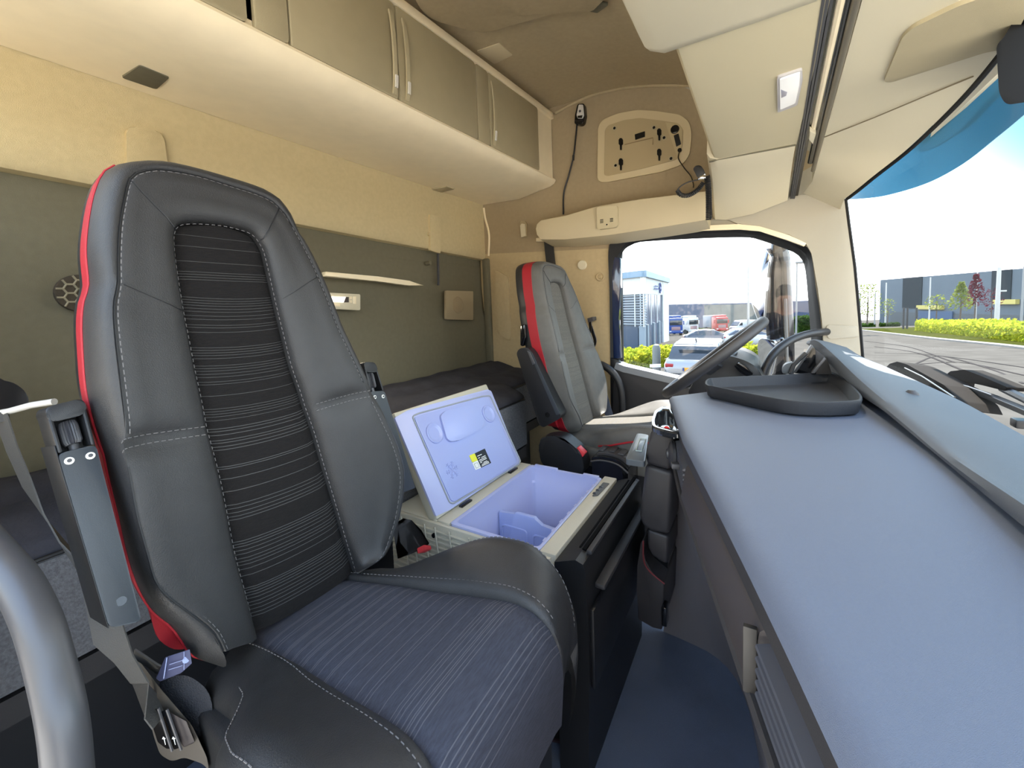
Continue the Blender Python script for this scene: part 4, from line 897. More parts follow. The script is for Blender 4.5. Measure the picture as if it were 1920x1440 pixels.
mb = MB(); mb.box((-.279, (y0+y1)/2+.01, -.578), (.022, y1-y0-.05, .012), bev=.004); mb.build('drawer_handle', M_dark, ff_)
mb = MB(); mb.box((-.288, (y0+y1)/2, -.70), (.01, y1-y0-.02, .17), bev=.004); mb.build('drawer_front', M_black, ff_)
# ================================================================== between fridge and driver
bk = thing('seat_belt_buckle', 'rounded black belt buckle pod with red button beside driver seat', 'buckle', at(1055, 880, Y=1.30))
mb = MB(); o = spline([at(*p, Y=1.30) for p in ((1012, 826), (1030, 818), (1052, 820), (1070, 832), (1086, 848), (1094, 872), (1088, 890), (1040, 886), (1014, 866))], 4, True); mb.slab(o, (0, .06, 0), .012, seg=3); mb.build('pod', M_black, bk)
mb = MB(); mb.ribbon([at(*p, Y=1.315) for p in ((1050, 818), (1064, 824), (1076, 835), (1086, 848))], .03, .006, (0, 1, 0)); mb.build('top_edge', M_dark, bk)
mb = MB(); mb.slab([at(*p, Y=1.305) for p in ((1077, 843), (1084, 838), (1097, 851), (1092, 858))], (0, .026, 0), .003); mb.build('release_button', mat('buckle_red', (205, 60, 66), .4), bk, label='red release button')
cs = thing('side_control_console', 'curved gloss black control console with switches between drawer unit and driver', 'control console', at(1140, 900, Y=1.28))
mb = MB(); top = spline([at(*p, Y=1.28) for p in ((1108, 858), (1125, 856), (1145, 859), (1162, 866), (1178, 880))], 4); bot = [p+Vector((0, 0, -.10)) for p in top[::-1]]
mb.slab(top+bot, (0, .12, 0), .008); mb.build('console_body', M_gloss, cs)
mb = MB(); mb.ribbon([p+Vector((0, .06, .003)) for p in top[2:]], .085, .006, (0, 1, 0)); mb.build('switch_panel', M_dark, cs)
for k in (3, 7, 11, 13):
    mb = MB(); mb.box(top[min(k, len(top)-1)]+Vector((0, .06, .008)), (.02, .05, .006), bev=.002); mb.build('switch', M_steel if k > 9 else M_dark, cs)
mb = MB(); mb.tube([p+Vector((.0, -.003, -.012)) for p in top], .003, 6); mb.build('chrome_strip', M_steel, cs)
# ================================================================== items low at the left edge
gh = MB(); gh.tube(spline([at(*p, D=d) for p, d in (((-60, 985), .42), ((0, 1052), .40), ((38, 1100), .385), ((72, 1170), .37), ((98, 1260), .36), ((118, 1350), .35), ((128, 1445), .345), ((134, 1560), .34))], 6), .0158, 16)
gh.build('entry_grab_handle', M_steel, label='thick silver-grey curved grab handle in bottom left corner', cat='handle')
ug = thing('belt_upper_guide', 'dark belt anchor with bright chrome bar beside left armrest', 'belt anchor', at(25, 740, D=.66))
mb = MB(); mb.slab(spline([at(*p, D=.70) for p in ((-30, 705), (0, 712), (25, 718), (45, 732), (54, 750), (48, 768), (20, 775), (-30, 780))], 3, True), ray(0, 740)*.04, .008); mb.build('housing', M_black, ug)
mb = MB(); mb.tube([at(*p, D=.60) for p in ((-20, 778), (18, 771), (58, 760), (102, 753))], .0048, 10); mb.build('chrome_bar', mat('chrome_gleam_paint', (245, 242, 234), .2, metal=.4), ug)  # the bar's bright reflection is put into its pale colour
mb = MB(); mb.tube([at(6, 772, D=.6), at(6, 790, D=.6)], .006, 8); mb.build('pivot', M_black, ug)
nbelt = thing('seat_belt', 'grey twisted seat belt hanging between left armrest and grab handle', 'seat belt', at(200, 1200, D=.55))
path = [((2, 780), .60), ((22, 840), .60), ((50, 905), .60), ((85, 970), .59), ((120, 1020), .57), ((150, 1065), .55), ((175, 1120), .53), ((203, 1188), .515), ((232, 1235), .515), ((262, 1280), .525), ((285, 1325), .54), ((300, 1350), .54)]
wd = [(1, .2, .05)]*3+[(1, -.1, .15), (.9, -.4, .3), (.7, .1, .4), (.85, .4, .2), (.85, .52, .1), (.85, .5, .25), (.8, .3, .3), (.5, -.6, .1), (.6, -.6, .2)]
mb = MB(); mb.ribbon([at(*p, D=d) for p, d in path], [.036, .034, .030, .024, .016, .014, .024, .040, .026, .026, .030, .032], .0018, [Vector(w) for w in wd]); mb.build('webbing', M_belt, nbelt)
mb = MB(); mb.ribbon([at(*p, D=.56) for p in ((252, 1225), (272, 1238), (292, 1252), (310, 1262))], .03, .002, (.2, -.3, 1)); mb.build('lap_strap', M_belt, nbelt)
M_tag = mat('navy_tag', (62, 66, 96), .6)
mb = MB(); mb.slab([at(*p, D=.55) for p in ((292, 1272), (310, 1232), (356, 1217), (360, 1244), (340, 1262), (300, 1278))], ray(320, 1250)*.006, .001); tg = mb.build('sewn_label', M_tag, nbelt, label='navy sewn label')
mb = MB()
mb.tube([at(*p, D=.548) for p in ((313, 1233), (307, 1272))], .0008, 5)
for a_, b_ in (((318, 1246), (342, 1238)), ((316, 1256), (342, 1248)), ((345, 1222), (345, 1256))): mb.tube([at(*a_, D=.548), at(*b_, D=.548)], .0004, 4)
mb.lathe(at(349, 1237, D=.549), ray(320, 1250), [(0, .004), (.0015, .004)], 12); mb.build('label_print', mat('print_pale', (150, 160, 200), .6), tg)
bo = MB(); q = spline([at(*p, D=.57) for p in ((298, 1284), (330, 1266), (362, 1272), (392, 1300), (398, 1340), (388, 1380), (360, 1372), (330, 1330))], 4, True); bo.slab(q, ray(340, 1330)*.05, .006); bo.build('webbing_boot', mat('boot_mesh', (44, 46, 52), .9, bump=1, bscale=500), nbelt)
# seat side valance with levers
sv = thing('seat_side_control', 'grey seat side cover with gloss black adjuster levers and white arrows', 'seat control', at(310, 1400, D=.53))
mb = MB(); q = roundpoly([at(*p, D=.55) for p in ((236, 1240), (262, 1240), (300, 1290), (360, 1360), (388, 1420), (392, 1445), (380, 1432), (345, 1420), (322, 1428), (300, 1415), (288, 1380), (276, 1330), (250, 1290))], .006); mb.slab(q, ray(330, 1380)*.05, .004); mb.build('cover', mat('valance_taupe', (77, 71, 64), .5), sv)
for pp in (((276, 1332), (298, 1328), (322, 1404), (312, 1404), (296, 1392)), ((302, 1334), (312, 1330), (337, 1402), (326, 1406)), ):
    mb = MB(); mb.slab(roundpoly([at(*p, D=.54) for p in pp], .002), ray(300, 1370)*.02, .002); lv = mb.build('lever', M_gloss, sv)
    cx = sum(p[0] for p in pp)/len(pp)+8; cy = 1388
    mb = MB(); mb.slab([at(*p, D=.539) for p in ((cx-3, cy-7), (cx-5, cy-2), (cx-2, cy-2), (cx+1, cy+9), (cx+2, cy+8), (cx, cy-2), (cx+2, cy-3))], ray(300, 1370)*.001); mb.build('arrow_mark', M_white, lv)
for a_, b_ in (((297, 1328), (323, 1408)), ((313, 1330), (340, 1406))):
    mb = MB(); mb.tube([at(*a_, D=.537), at(*b_, D=.537)], .0016, 6); mb.build('edge_trim', M_steel, sv)
mb = MB(); mb.slab([at(*p, D=.545) for p in ((314, 1332), (350, 1352), (366, 1392), (344, 1402))], ray(330, 1380)*.01, .002); mb.build('blank_panel', mat('valance_brown', (60, 54, 54), .5), sv)
# floor mat
fm = thing('floor_mat', 'dark floor mat with bound edge in passenger footwell', 'mat', at(1100, 1250, Z=ZF))
q = spline([at(*p, Z=ZF+.006) for p in ((1188, 1110), (1164, 1150), (1159, 1200), (1166, 1262), (1150, 1330), (1128, 1372), (1090, 1392), (1040, 1388), (1005, 1370), (1000, 1280), (1060, 1150), (1130, 1090))], 5, True)
mb = MB(); mb.slab(q, (0, 0, -.005)); mb.build('carpet', mat('mat_black', (24, 25, 30), .95, bump=.8, bscale=500), fm)
mb = MB(); mb.tube(q+[q[0]], .004, 6); mb.build('binding', mat('mat_binding', (46, 26, 34), .8), fm)
# ================================================================== dashboard
ZD = -.26
EX = [(-.2, .14), (.0, .105), (.15, .075), (.271, .045), (.366, .018), (.459, -.010), (.598, -.053), (.834, -.127), (1.186, -.216)]
ed = lambda y: lerp_table(EX, y)
ds = thing('dashboard', 'long grey dashboard with painted sky tint and flat top shelf in front of passenger seat', 'dashboard', (.1, .7, ZD))
ysd = [-.2+1.386*i/40 for i in range(41)]
def dprof(y):
    x = ed(y); xe = .30
    return [Vector(p) for p in ((xe, y, ZD-.03), (xe, y, ZD), (x+.035, y, ZD), (x+.022, y, ZD-.0008), (x+.008, y, ZD-.004), (x+.001, y, ZD-.010), (x-.001, y, ZD-.016))]
mb = MB(); R = [dprof(y) for y in ysd]
e0 = R[-1]
for f, yy in ((.18, 1.257), (.5, 1.40), (.85, 1.56)):   # far end runs diagonally to the binnacle
    xx = -.216+(.22)*f*1.6
    R.append([Vector((.30, yy, ZD-.03)), Vector((.30, yy, ZD)), Vector((min(.28, xx+.02), yy, ZD)), Vector((xx+.016, yy, ZD-.001)), Vector((xx+.006, yy, ZD-.006)), Vector((xx, yy, ZD-.014)), Vector((xx-.001, yy, ZD-.024))])
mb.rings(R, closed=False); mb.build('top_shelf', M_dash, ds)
def dstrip(name, m_, z0, z1, dx0, dx1, y0=-.2, y1=1.186, n=40, th=.03):
    mb = MB(); R = []
    for i in range(n+1):
        y = y0+(y1-y0)*i/n; x = ed(y); xm = (dx0+dx1)/2
        R.append([Vector((x+dx0+th, y, z0)), Vector((x+dx0+.004, y, z0)), Vector((x+dx0, y, z0-.004)), Vector((x+dx1, y, z1+.004)), Vector((x+dx1+.004, y, z1)), Vector((x+dx1+th, y, z1))])
    mb.rings(R, True, 0, True, True); return mb.build(name, m_, ds)
dstrip('front_rail', M_dark, ZD-.018, ZD-.052, .002, .004)
dstrip('shadow_gap', M_gloss, ZD-.050, ZD-.060, .012, .012)
dstrip('front_panel', mat('dash_brown', (59, 54, 54), .5, bump=.2, bscale=1600), ZD-.056, ZD-.125, .004, -.006, .437, .83)
dstrip('front_panel', mat('dash_brown', (59, 54, 54), .5), ZD-.056, ZD-.125, .024, .014, -.2, .437)
dstrip('front_panel', mat('dash_brown', (59, 54, 54), .5), ZD-.056, ZD-.125, .024, .014, .83, 1.186)
dstrip('lower_lip', M_dark, ZD-.123, ZD-.136, -.009, -.007)
# air vents in the front panel
def vent(y0, y1, n, lab, knob):
    v = thing('air_vent', lab, 'air vent', (ed((y0+y1)/2), (y0+y1)/2, ZD-.12))
    for k in range(n):
        z = ZD-.070-k*(.048/(n-1)); mb = MB(); R = []
        for i in range(11):
            y = y0+(y1-y0)*i/10; x = ed(y); R.append([Vector((x+.022, y, z+.012)), Vector((x-.001, y, z+.002)), Vector((x-.002, y, z-.001)), Vector((x+.001, y, z-.002)), Vector((x+.022, y, z+.009))])
        mb.rings(R, True, 0, True, True); mb.build('slat', mat('slat_grey', (70, 72, 80), .45), v)
    mb = MB(); R = []
    for i in range(11):
        y = y0+(y1-y0)*i/10; x = ed(y)+.012; R.append([Vector((x, y, ZD-.054)), Vector((x, y, ZD-.126)), Vector((x+.003, y, ZD-.126)), Vector((x+.003, y, ZD-.054))])
    mb.rings(R, True, 0, True, True); mb.build('back_plate', M_gloss, v)
    return v
v1 = vent(-.15, .430, 5, 'slatted air vent in dash front nearest the camera', False)
mb = MB(); mb.box((ed(.437)-.004, .437, ZD-.091), (.012, .006, .068), bev=.001); mb.build('end_plate', mat('plate_grey', (48, 45, 42), .5), v1)
v2 = vent(.835, 1.0, 6, 'slatted air vent with chrome slider in dash front beside centre tower', True)
yk_ = .86
mb = MB(); c = Vector((ed(.90)-.008, .90, ZD-.088)); mb.box(c, (.02, .016, .012), Matrix.Rotation(.3, 3, 'Z'), .003); mb.build('slider', M_steel, v2)
mb = MB(); c = Vector((ed(.985)-.004, .985, ZD-.095)); mb.lathe(c, (-1, -.3, 0), [(0, .030), (.006, .030), (.010, .026), (.014, .012)], 20); mb.build('thumb_wheel', M_dark, v2)
mb = MB(); mb.lathe(c+Vector((-.012, 0, 0)), (-1, -.3, 0), [(0, .012), (.006, .010)], 16); mb.build('wheel_cap', M_steel, v2)
# kick panel below the dash
mb = MB(); R = []
tp = [(1.25, -.235), (1.12, None), (.95, None), (.7, None), (.5, None), (.3, None), (-.2, None)]
bp = [(-.245, 1.24), (-.17, 1.14), (-.07, 1.04), (-.03, .98), (.0, .90), (.03, .8), (.12, .2)]
T_ = resample(spline([Vector(((x if x is not None else ed(y)+.012), y, ZD-.130)) for y, x in tp], 4), 26); B_ = resample(spline([at(*p, Z=ZF) for p in ((1244, 1184), (1290, 1204), (1340, 1230), (1378, 1270), (1402, 1325), (1416, 1385), (1426, 1450), (1440, 1600), (1460, 1900))], 4), 26)
for a, b in zip(T_, B_): R.append([a+Vector((.2, 0, 0)), a, a.lerp(b, .35)+Vector((.0, 0, 0)), a.lerp(b, .7)+Vector((.004, 0, 0)), b])
mb.rings(R, closed=False); mb.build('kick_panel', mat('kick_grey', (127, 124, 130), .55, bump=.2, bscale=1500), ds)
# centre tower: stacked storage blocks
tw = thing('centre_tower', 'charcoal centre storage tower with cup ring at inboard end of dashboard', 'storage tower', (-.22, 1.1, -.9))
YT = 1.03
def tblock(pts, name, m_, dep=.20, bev=.010, y=YT):
    mb = MB(); q = [at(*p, Y=y) for p in pts]; mb.slab(q, (0, dep, 0), bev, seg=3); return mb.build(name, m_, tw)
M_tw = mat('tower_grey', (52, 50, 52), .45, bump=.2, bscale=1600)
tblock([(1220, 806), (1267, 818), (1256, 884), (1210, 870), (1214, 838)], 'upper_block', M_tw)
tblock([(1210, 871), (1262, 887), (1255, 1004), (1222, 998), (1204, 986), (1198, 968)], 'middle_block', M_tw)
tblock([(1213, 992), (1254, 1006), (1252, 1059), (1240, 1056), (1222, 1042), (1214, 1026)], 'lower_block', M_tw, y=YT+.02)
po = [(1206, 1012), (1207, 1050), (1218, 1070), (1246, 1094), (1241, 1182), (1224, 1178), (1196, 1162), (1194, 1110), (1195, 1060), (1200, 1020)]
tblock(po, 'pocket', M_tw, dep=.22, bev=.004, y=YT)
mb = MB(); mb.tube(spline([at(*p, Y=YT-.002) for p in ((1206, 1014), (1207, 1050), (1218, 1071), (1246, 1095))], 4), .002, 6); mb.build('pocket_edge', mat('edge_red', (120, 50, 54), .5), tw)
mb = MB(); mb.slab([at(*p, Y=YT+.06) for p in ((1209, 1040), (1252, 1050), (1252, 1110), (1215, 1072))], (0, .12, 0)); mb.build('pocket_back', M_gloss, tw)
mb = MB(); mb.box(at(1247, 1150, Y=YT), (.012, .03, .05), bev=.002); mb.build('latch', M_gloss, tw)
# cup ring
zq = -.293
rg = [at(*p, Z=zq) for p in ((1222, 803), (1221, 790), (1227, 772), (1240, 764), (1254, 764), (1268, 780), (1278, 810), (1276, 816), (1250, 811))]
rg = roundpoly(rg, .02); cxy = sum(rg, Vector())/len(rg)
ins = [cxy+(p-cxy)*.72 for p in rg]
mb = MB(); mb.rings([[p+Vector((0, 0, -.008)) for p in rg], rg, [cxy+(p-cxy)*.95+Vector((0, 0, .004)) for p in rg], [cxy+(p-cxy)*.78+Vector((0, 0, .003)) for p in rg], ins, [p+Vector((0, 0, -.02)) for p in ins]], True, 0, False, True); mb.build('cup_ring', mat('piano_black', (40, 42, 46), .08, coat=1), tw)
rb = MB(); rb.lathe(at(1250, 806, Z=-.308), (0, 0, 1), [(-.004, .006), (.0, .008), (.006, .006), (.009, .002)], 12); rb.build('red_button', mat('button_red', (220, 20, 30), .4), tw, label='red button')
# fold-out tray slab beside the tower
ft = MB(); q = [at(*p, Y=1.16) for p in ()]
q = [at(*p, Z=-.385) for p in ((1195, 812), (1216, 815), (1209, 866), (1173, 861))]; ft.slab(roundpoly(q, .008), (0, 0, -.014), .003)
fo = ft.build('fold_out_shelf', mat('shelf_bluegrey', (81, 87, 93), .35), label='pale grey fold-out shelf with outlined rectangle left of centre tower', cat='shelf')
q = [at(*p, Z=-.3835) for p in ((1200, 822), (1211, 823), (1203, 846), (1192, 845))]; mb = MB(); mb.tube(q+[q[0]], .0012, 4); mb.build('outline_mark', mat('outline_pale', (190, 205, 200), .5), fo)
# defroster hood (raised lip) along the windscreen
lu = [((1513, 641), .128), ((1530, 638), .142), ((1560, 662), .172), ((1613, 713), .205), ((1713, 797), .232), ((1780, 853), .238), ((1920, 947), .240), ((2200, 1140), .242)]
ll = [((1514, 646), .128), ((1524, 652), .140), ((1580, 707), .185), ((1617, 743), .203), ((1660, 773), .215), ((1780, 873), .234), ((1920, 988), .235), ((2200, 1215), .236)]
U_ = resample(spline([at(*p, X=x) for p, x in lu], 5), 40); L_ = resample(spline([at(*p, X=x) for p, x in ll], 5), 40)
wb2 = resample([Vector((.17, 1.66, -.15)), Vector((.25, 1.80, -.18)), at(1617, 670, Y=1.85)]+wbot[1:]+[Vector((.41, .35, -.28)), Vector((.41, -.1, -.28))], 40)
mb = MB(); R = []
for u_, l_, w_ in zip(U_, L_, wb2):
    R.append([Vector((l_.x+.06, l_.y+.01, l_.z-.004)), l_+Vector((.004, 0, -.001)), l_, u_.lerp(l_, .5)+Vector((-.003, 0, 0)), u_, u_.lerp(w_, .05)+Vector((0, 0, .003)), u_.lerp(w_, .4)+Vector((0, 0, .004)), w_])
mb.rings(R, closed=False); mb.build('defroster_hood', mat('dash_light', (76, 80, 87), .55, spec=.5, bump=.3, bscale=1600), ds)
mb = MB(); mb.rings([[l_+Vector((.02, .0, 0)), Vector((l_.x+.03, l_.y, ZD-.005))] for l_ in L_], closed=False); mb.build('hood_riser', M_black, ds)
sn = MB(); sn.lathe(at(1709, 738, X=.29)+Vector((0, 0, -.004)), (0, 0, 1), [(0, .014), (.006, .012), (.012, .006)], 14); sn.build('light_sensor', M_dark, label='tiny dome sensor on top of defroster hood', cat='sensor')
# tray lying on the dash
tr_ = [(1321, 717), (1326, 710), (1340, 708), (1400, 705), (1473, 702), (1546, 697), (1568, 700), (1590, 714), (1612, 735), (1618, 747), (1604, 752), (1535, 754), (1473, 750), (1400, 737), (1340, 725), (1325, 722)]
rim = spline([at(*p, Z=ZD+.036) for p in tr_], 5, True); cc = sum(rim, Vector())/len(rim)
def sc(P, k, dz): return [Vector((cc.x+(p.x-cc.x)*k, cc.y+(p.y-cc.y)*k, p.z+dz)) for p in P]
mb = MB(); mb.rings([sc(rim, .93, -.034), sc(rim, .96, -.030), sc(rim, .995, -.004), sc(rim, .99, 0), sc(rim, .965, 0), sc(rim, .955, -.004), sc(rim, .90, -.026), sc(rim, .86, -.029)], True, 0, True, True)
mb.build('dash_tray', mat('tray_grey', (39, 41, 46), .6, bump=.4, bscale=900), label='dark grey rounded triangular tray lying on dashboard', cat='tray')
# steering wheel and binnacle
swc = Vector((-.143, 1.575, -.206)); ax1 = Vector((.763, 0, .647)); ax2 = Vector((0, 1, 0)); axn = ax1.cross(ax2); axn = axn if axn.z > 0 else -axn
sw = thing('steering_wheel', 'black steering wheel seen edge-on at driver position', 'steering wheel', swc)
mb = MB(); rr = .196; mb.rings([[swc+(ax1*math.cos(a)+ax2*math.sin(a))*(rr+.0165*math.cos(b))+axn*.0165*math.sin(b) for b in [k*math.pi/6 for k in range(12)]] for a in [i*math.pi/30 for i in range(61)]], True); mb.build('rim', M_dark, sw)
for a in (.0+math.pi, math.pi*.5, -math.pi*.5):
    d = ax1*math.cos(a)+ax2*math.sin(a); mb = MB(); mb.ribbon([swc+d*.05-axn*.03, swc+d*.12-axn*.025, swc+d*.19], .045, .014, ax1.cross(d).cross(d) if False else (axn.cross(d))); mb.build('spoke', M_black, sw)
mb = MB(); mb.lathe(swc-axn*.05, axn, [(0, .055), (.02, .075), (.035, .06), (.04, .01)], 20); mb.build('hub', M_black, sw)
mb = MB(); mb.tube([swc-axn*.05, swc-axn*.22+Vector((.02, 0, 0))], .045, 14); mb.build('column', M_black, sw)
ins_ = thing('instrument_binnacle', 'dark instrument binnacle with grey hood and stalk behind steering wheel', 'instrument panel', (0, 1.55, -.4))
mb = MB(); q = spline([at(*p, Y=1.50) for p in ((1300, 716), (1330, 684), (1354, 667), (1385, 672), (1412, 684), (1426, 700), (1430, 740), (1300, 745))], 3, True); mb.slab(q, (0, .34, 0), .01); mb.build('body', M_black, ins_)
mb = MB(); mb.ribbon([at(*p, Y=1.66)+Vector((0, 0, .004)) for p in ((1354, 672), (1385, 676), (1412, 687), (1427, 703))], .30, .008, (0, 1, 0)); mb.build('hood', mat('dash_light', (76, 80, 87), .55), ins_)
mb = MB(); mb.slab(roundpoly([at(*p, Y=1.45) for p in ((1376, 686), (1385, 680), (1400, 688), (1413, 702), (1400, 706), (1386, 697))], .004), (0, .03, 0), .003); mb.build('stalk', M_gloss, ins_)
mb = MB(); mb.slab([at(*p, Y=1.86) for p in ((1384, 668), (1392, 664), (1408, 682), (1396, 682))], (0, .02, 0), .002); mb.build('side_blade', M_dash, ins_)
# bent tube from the A pillar to the dash
bt = MB(); bt.tube(spline([at(1430, 712, Y=1.62), at(1436, 690, Y=1.64), at(1450, 664, Y=1.68), at(1474, 643, Y=1.74), at(1502, 630, Y=1.81), at(1530, 624, Y=1.87), at(1550, 622, Y=1.93)], 6), .0135, 12)
bt.build('pillar_grab_handle', M_black, label='thin bent black grab tube from windscreen pillar to dashboard', cat='handle')
# side display bracket under the hood tip
db = thing('side_display', 'black angled side display with pale strips under tip of defroster hood', 'display', at(1510, 690, Y=1.5))
mb = MB(); mb.slab([at(*p, Y=1.46) for p in ((1490, 700), (1524, 648), (1529, 655), (1530, 702))], (0, .02, 0), .001); mb.build('screen', M_gloss, db)
mb = MB(); mb.slab([at(*p, Y=1.455) for p in ((1488, 699), (1521, 647), (1525, 649), (1493, 699))], (0, .02, 0), .001); mb.build('pale_strip', M_steel, db)
mb = MB(); mb.slab([at(*p, Y=1.42) for p in ((1521, 700), (1545, 670), (1549, 673), (1528, 700))], (0, .02, 0), .001); mb.build('pale_strip', M_steel, db)
mb = MB(); mb.slab([at(*p, Y=1.47) for p in ((1524, 652), (1550, 670), (1560, 702), (1526, 702))], (0, .01, 0), .001); mb.build('back_panel', M_dark, db)
ph = MB(); ph.slab(roundpoly([at(*p, Y=1.44) for p in ((1466, 700), (1467, 690), (1472, 683), (1486, 679), (1490, 686), (1486, 702))], .006), (0, .03, 0), .004); hd = ph.build('phone_holder', mat('shelf_bluegrey', (81, 87, 93), .35), label='small grey holder with black arm left of side display', cat='holder')
mb = MB(); mb.tube([at(1482, 700, Y=1.435), at(1488, 684, Y=1.44), at(1500, 672, Y=1.445), at(1511, 662, Y=1.45)], .006, 8); mb.build('arm', M_black, hd)
# ================================================================== handset with coiled lead at the shelf end
mic = thing('radio_microphone', 'black radio microphone with coiled lead hanging by end of overhead console', 'microphone', at(1312, 330, Y=1.66))
ym = 1.66
mb = MB(); mb.slab(roundpoly([at(*p, Y=ym) for p in ((1299, 316), (1305, 310), (1314, 310), (1321, 320), (1322, 334), (1308, 334))], .008), (0, .03, 0), .005); mb.build('body', M_black, mic)
mb = MB(); mb.box(at(1318, 333, Y=ym-.005), (.02, .02, .012), bev=.002); mb.tube([at(1309, 336, Y=ym-.004), at(1322, 326, Y=ym-.004)], .004, 8); mb.build('clip', M_chrome, mic)
def coil(pts, R_, r, turns, name):
    P = resample(spline([at(*p, Y=ym) for p in pts], 8), turns*10); out = []
    for i, p in enumerate(P):
        t = (P[min(i+1, len(P)-1)]-P[max(i-1, 0)]).normalized(); n = t.cross(Vector((0, 1, 0))).normalized(); b = Vector((0, 1, 0)); a = i*2*math.pi/10
        out.append(p+n*R_*math.cos(a)+b*R_*math.sin(a))
    mb = MB(); mb.tube(out, r, 5); mb.build(name, M_black, mic)
coil([(1325, 330), (1328, 350), (1329, 380), (1329, 412)], .0085, .0026, 26, 'coiled_lead')
coil([(1319, 342), (1308, 356), (1292, 366), (1278, 366), (1270, 358)], .0065, .0024, 22, 'coiled_lead')
mb = MB(); mb.tube(spline([at(*p, Y=ym) for p in ((1270, 356), (1278, 348), (1292, 341), (1310, 337))], 5), .0022, 6); mb.build('plain_lead', M_black, mic)
# ================================================================== outside
GZ, GS, GD = -2.7, .057, 12.0
fh = Vector((fw.x, fw.y, 0)).normalized()
def gz(p):
    d = p.dot(fh); return GZ-GS*max(0, d-GD)
def gp(px, py):
    d = ray(px, py); a = d.dot(fh)
    t = GZ/d.z
    if t*a > GD or t < 0: t = (GZ+GS*GD)/(d.z+GS*a)
    return d*t
def col_at(px, D):   # ground point under image column px at depth D
    d = ray(px, 600); d = Vector((d.x, d.y, 0)); p = d*(D/d.dot(fh)); p.z = gz(p); return p
def ztop(px, py, D):
    d = ray(px, py); return d.z*D/d.dot(fh)
sd_ = Vector((fh.y, -fh.x, 0))
mb = MB()
G = []
for a in (-60, -3, 12, 30, 60, 130, 260):
    G.append([Vector((0, 0, GZ-GS*max(0, a-GD)))+fh*a+sd_*s for s in (-260, -60, -12, 0, 12, 60, 260)])
mb.rings(G, closed=False); mb.build('ground', mat('asphalt', (72, 70, 66), .9, spec=0, var=.12, vscale=.8), kind='structure')
M_leafy = mat('leaf_yellow', (169, 168, 51), .7, spec=.05, rgb2=(121, 139, 42), vscale=3)
M_leafg = mat('leaf_green', (59, 81, 30), .7, spec=.05, rgb2=(36, 59, 20), vscale=3)
M_leafr = mat('leaf_red', (68, 20, 32), .7, spec=.05, rgb2=(86, 32, 39), vscale=3)
M_leaft = mat('leaf_olive', (94, 108, 46), .7, spec=.05, rgb2=(115, 122, 63), vscale=2)
for m_ in (M_leafy, M_leafg, M_leafr, M_leaft):   # thin leaves let light through
    n_ = m_.node_tree; b_ = n_.nodes['Principled BSDF']; tl = n_.nodes.new('ShaderNodeBsdfTranslucent'); mx_ = n_.nodes.new('ShaderNodeMixShader'); mx_.inputs[0].default_value = .55
    if b_.inputs['Base Color'].links: n_.links.new(b_.inputs['Base Color'].links[0].from_socket, tl.inputs[0])
    n_.links.new(b_.outputs[0], mx_.inputs[1]); n_.links.new(tl.outputs[0], mx_.inputs[2]); n_.links.new(mx_.outputs[0], n_.nodes['Material Output'].inputs[0])
M_grass = mat('grass', (42, 48, 17), .95, spec=0, rgb2=(54, 55, 25), vscale=1.5, bump=.5)
M_kerb = mat('kerb_stone', (110, 106, 100), .85, var=.05, vscale=2)
M_bark = mat('bark', (76, 67, 59), .9)
def leaves(mb, pts, s, mi=0, rng=random):
    for p in pts:
        n = Vector((rng.gauss(0, 1), rng.gauss(0, 1), rng.gauss(0, 1))).normalized(); u = n.orthogonal().normalized(); v = n.cross(u); k = s*rng.uniform(.6, 1.3)
        mb.add([p+u*k, p+v*k*.6, p-u*k, p-v*k*.6], [(0, 1, 2, 3)], mi)
def hedge(name, a, b, depth, h, n, s, m_, label, cat='hedge', lump=.25, side=None):
    rng = random.Random(len(name)+n); mb = MB(); ax = b-a; q = Vector((-ax.y, ax.x, 0)).normalized()
    if q.dot(side or fh) < 0: q = -q
    R = []
    for i in range(17):
        p = a.lerp(b, i/16); hh = h*(.82+.1*math.sin(i*2.1)); p = Vector((p.x, p.y, gz(p)))
        R.append([p, p+Vector((0, 0, hh*.75))+q*.05, p+Vector((0, 0, hh*.92))+q*depth*.3, p+Vector((0, 0, hh*.92))+q*depth*.7, p+Vector((0, 0, hh*.7))+q*depth, p+q*depth])
    mb.rings(R, True, 0, True, True)
    pts = []
    for k in range(n):
        t = rng.random(); p = a.lerp(b, t); p = Vector((p.x, p.y, gz(p))); f = rng.random()
        hh = h*(.85+.15*math.sin(t*40)*math.sin(t*17+1))
        if f < .5: w = Vector((0, 0, rng.uniform(.05, .95)*hh))+q*rng.uniform(-.08, .08)
        else: w = Vector((0, 0, hh*rng.uniform(.86, 1.04)))+q*depth*rng.random()
        pts.append(p+w)
    leaves(mb, pts, s, 0, rng)
    return mb.build(name, m_, label=label, cat=cat, fix=False)
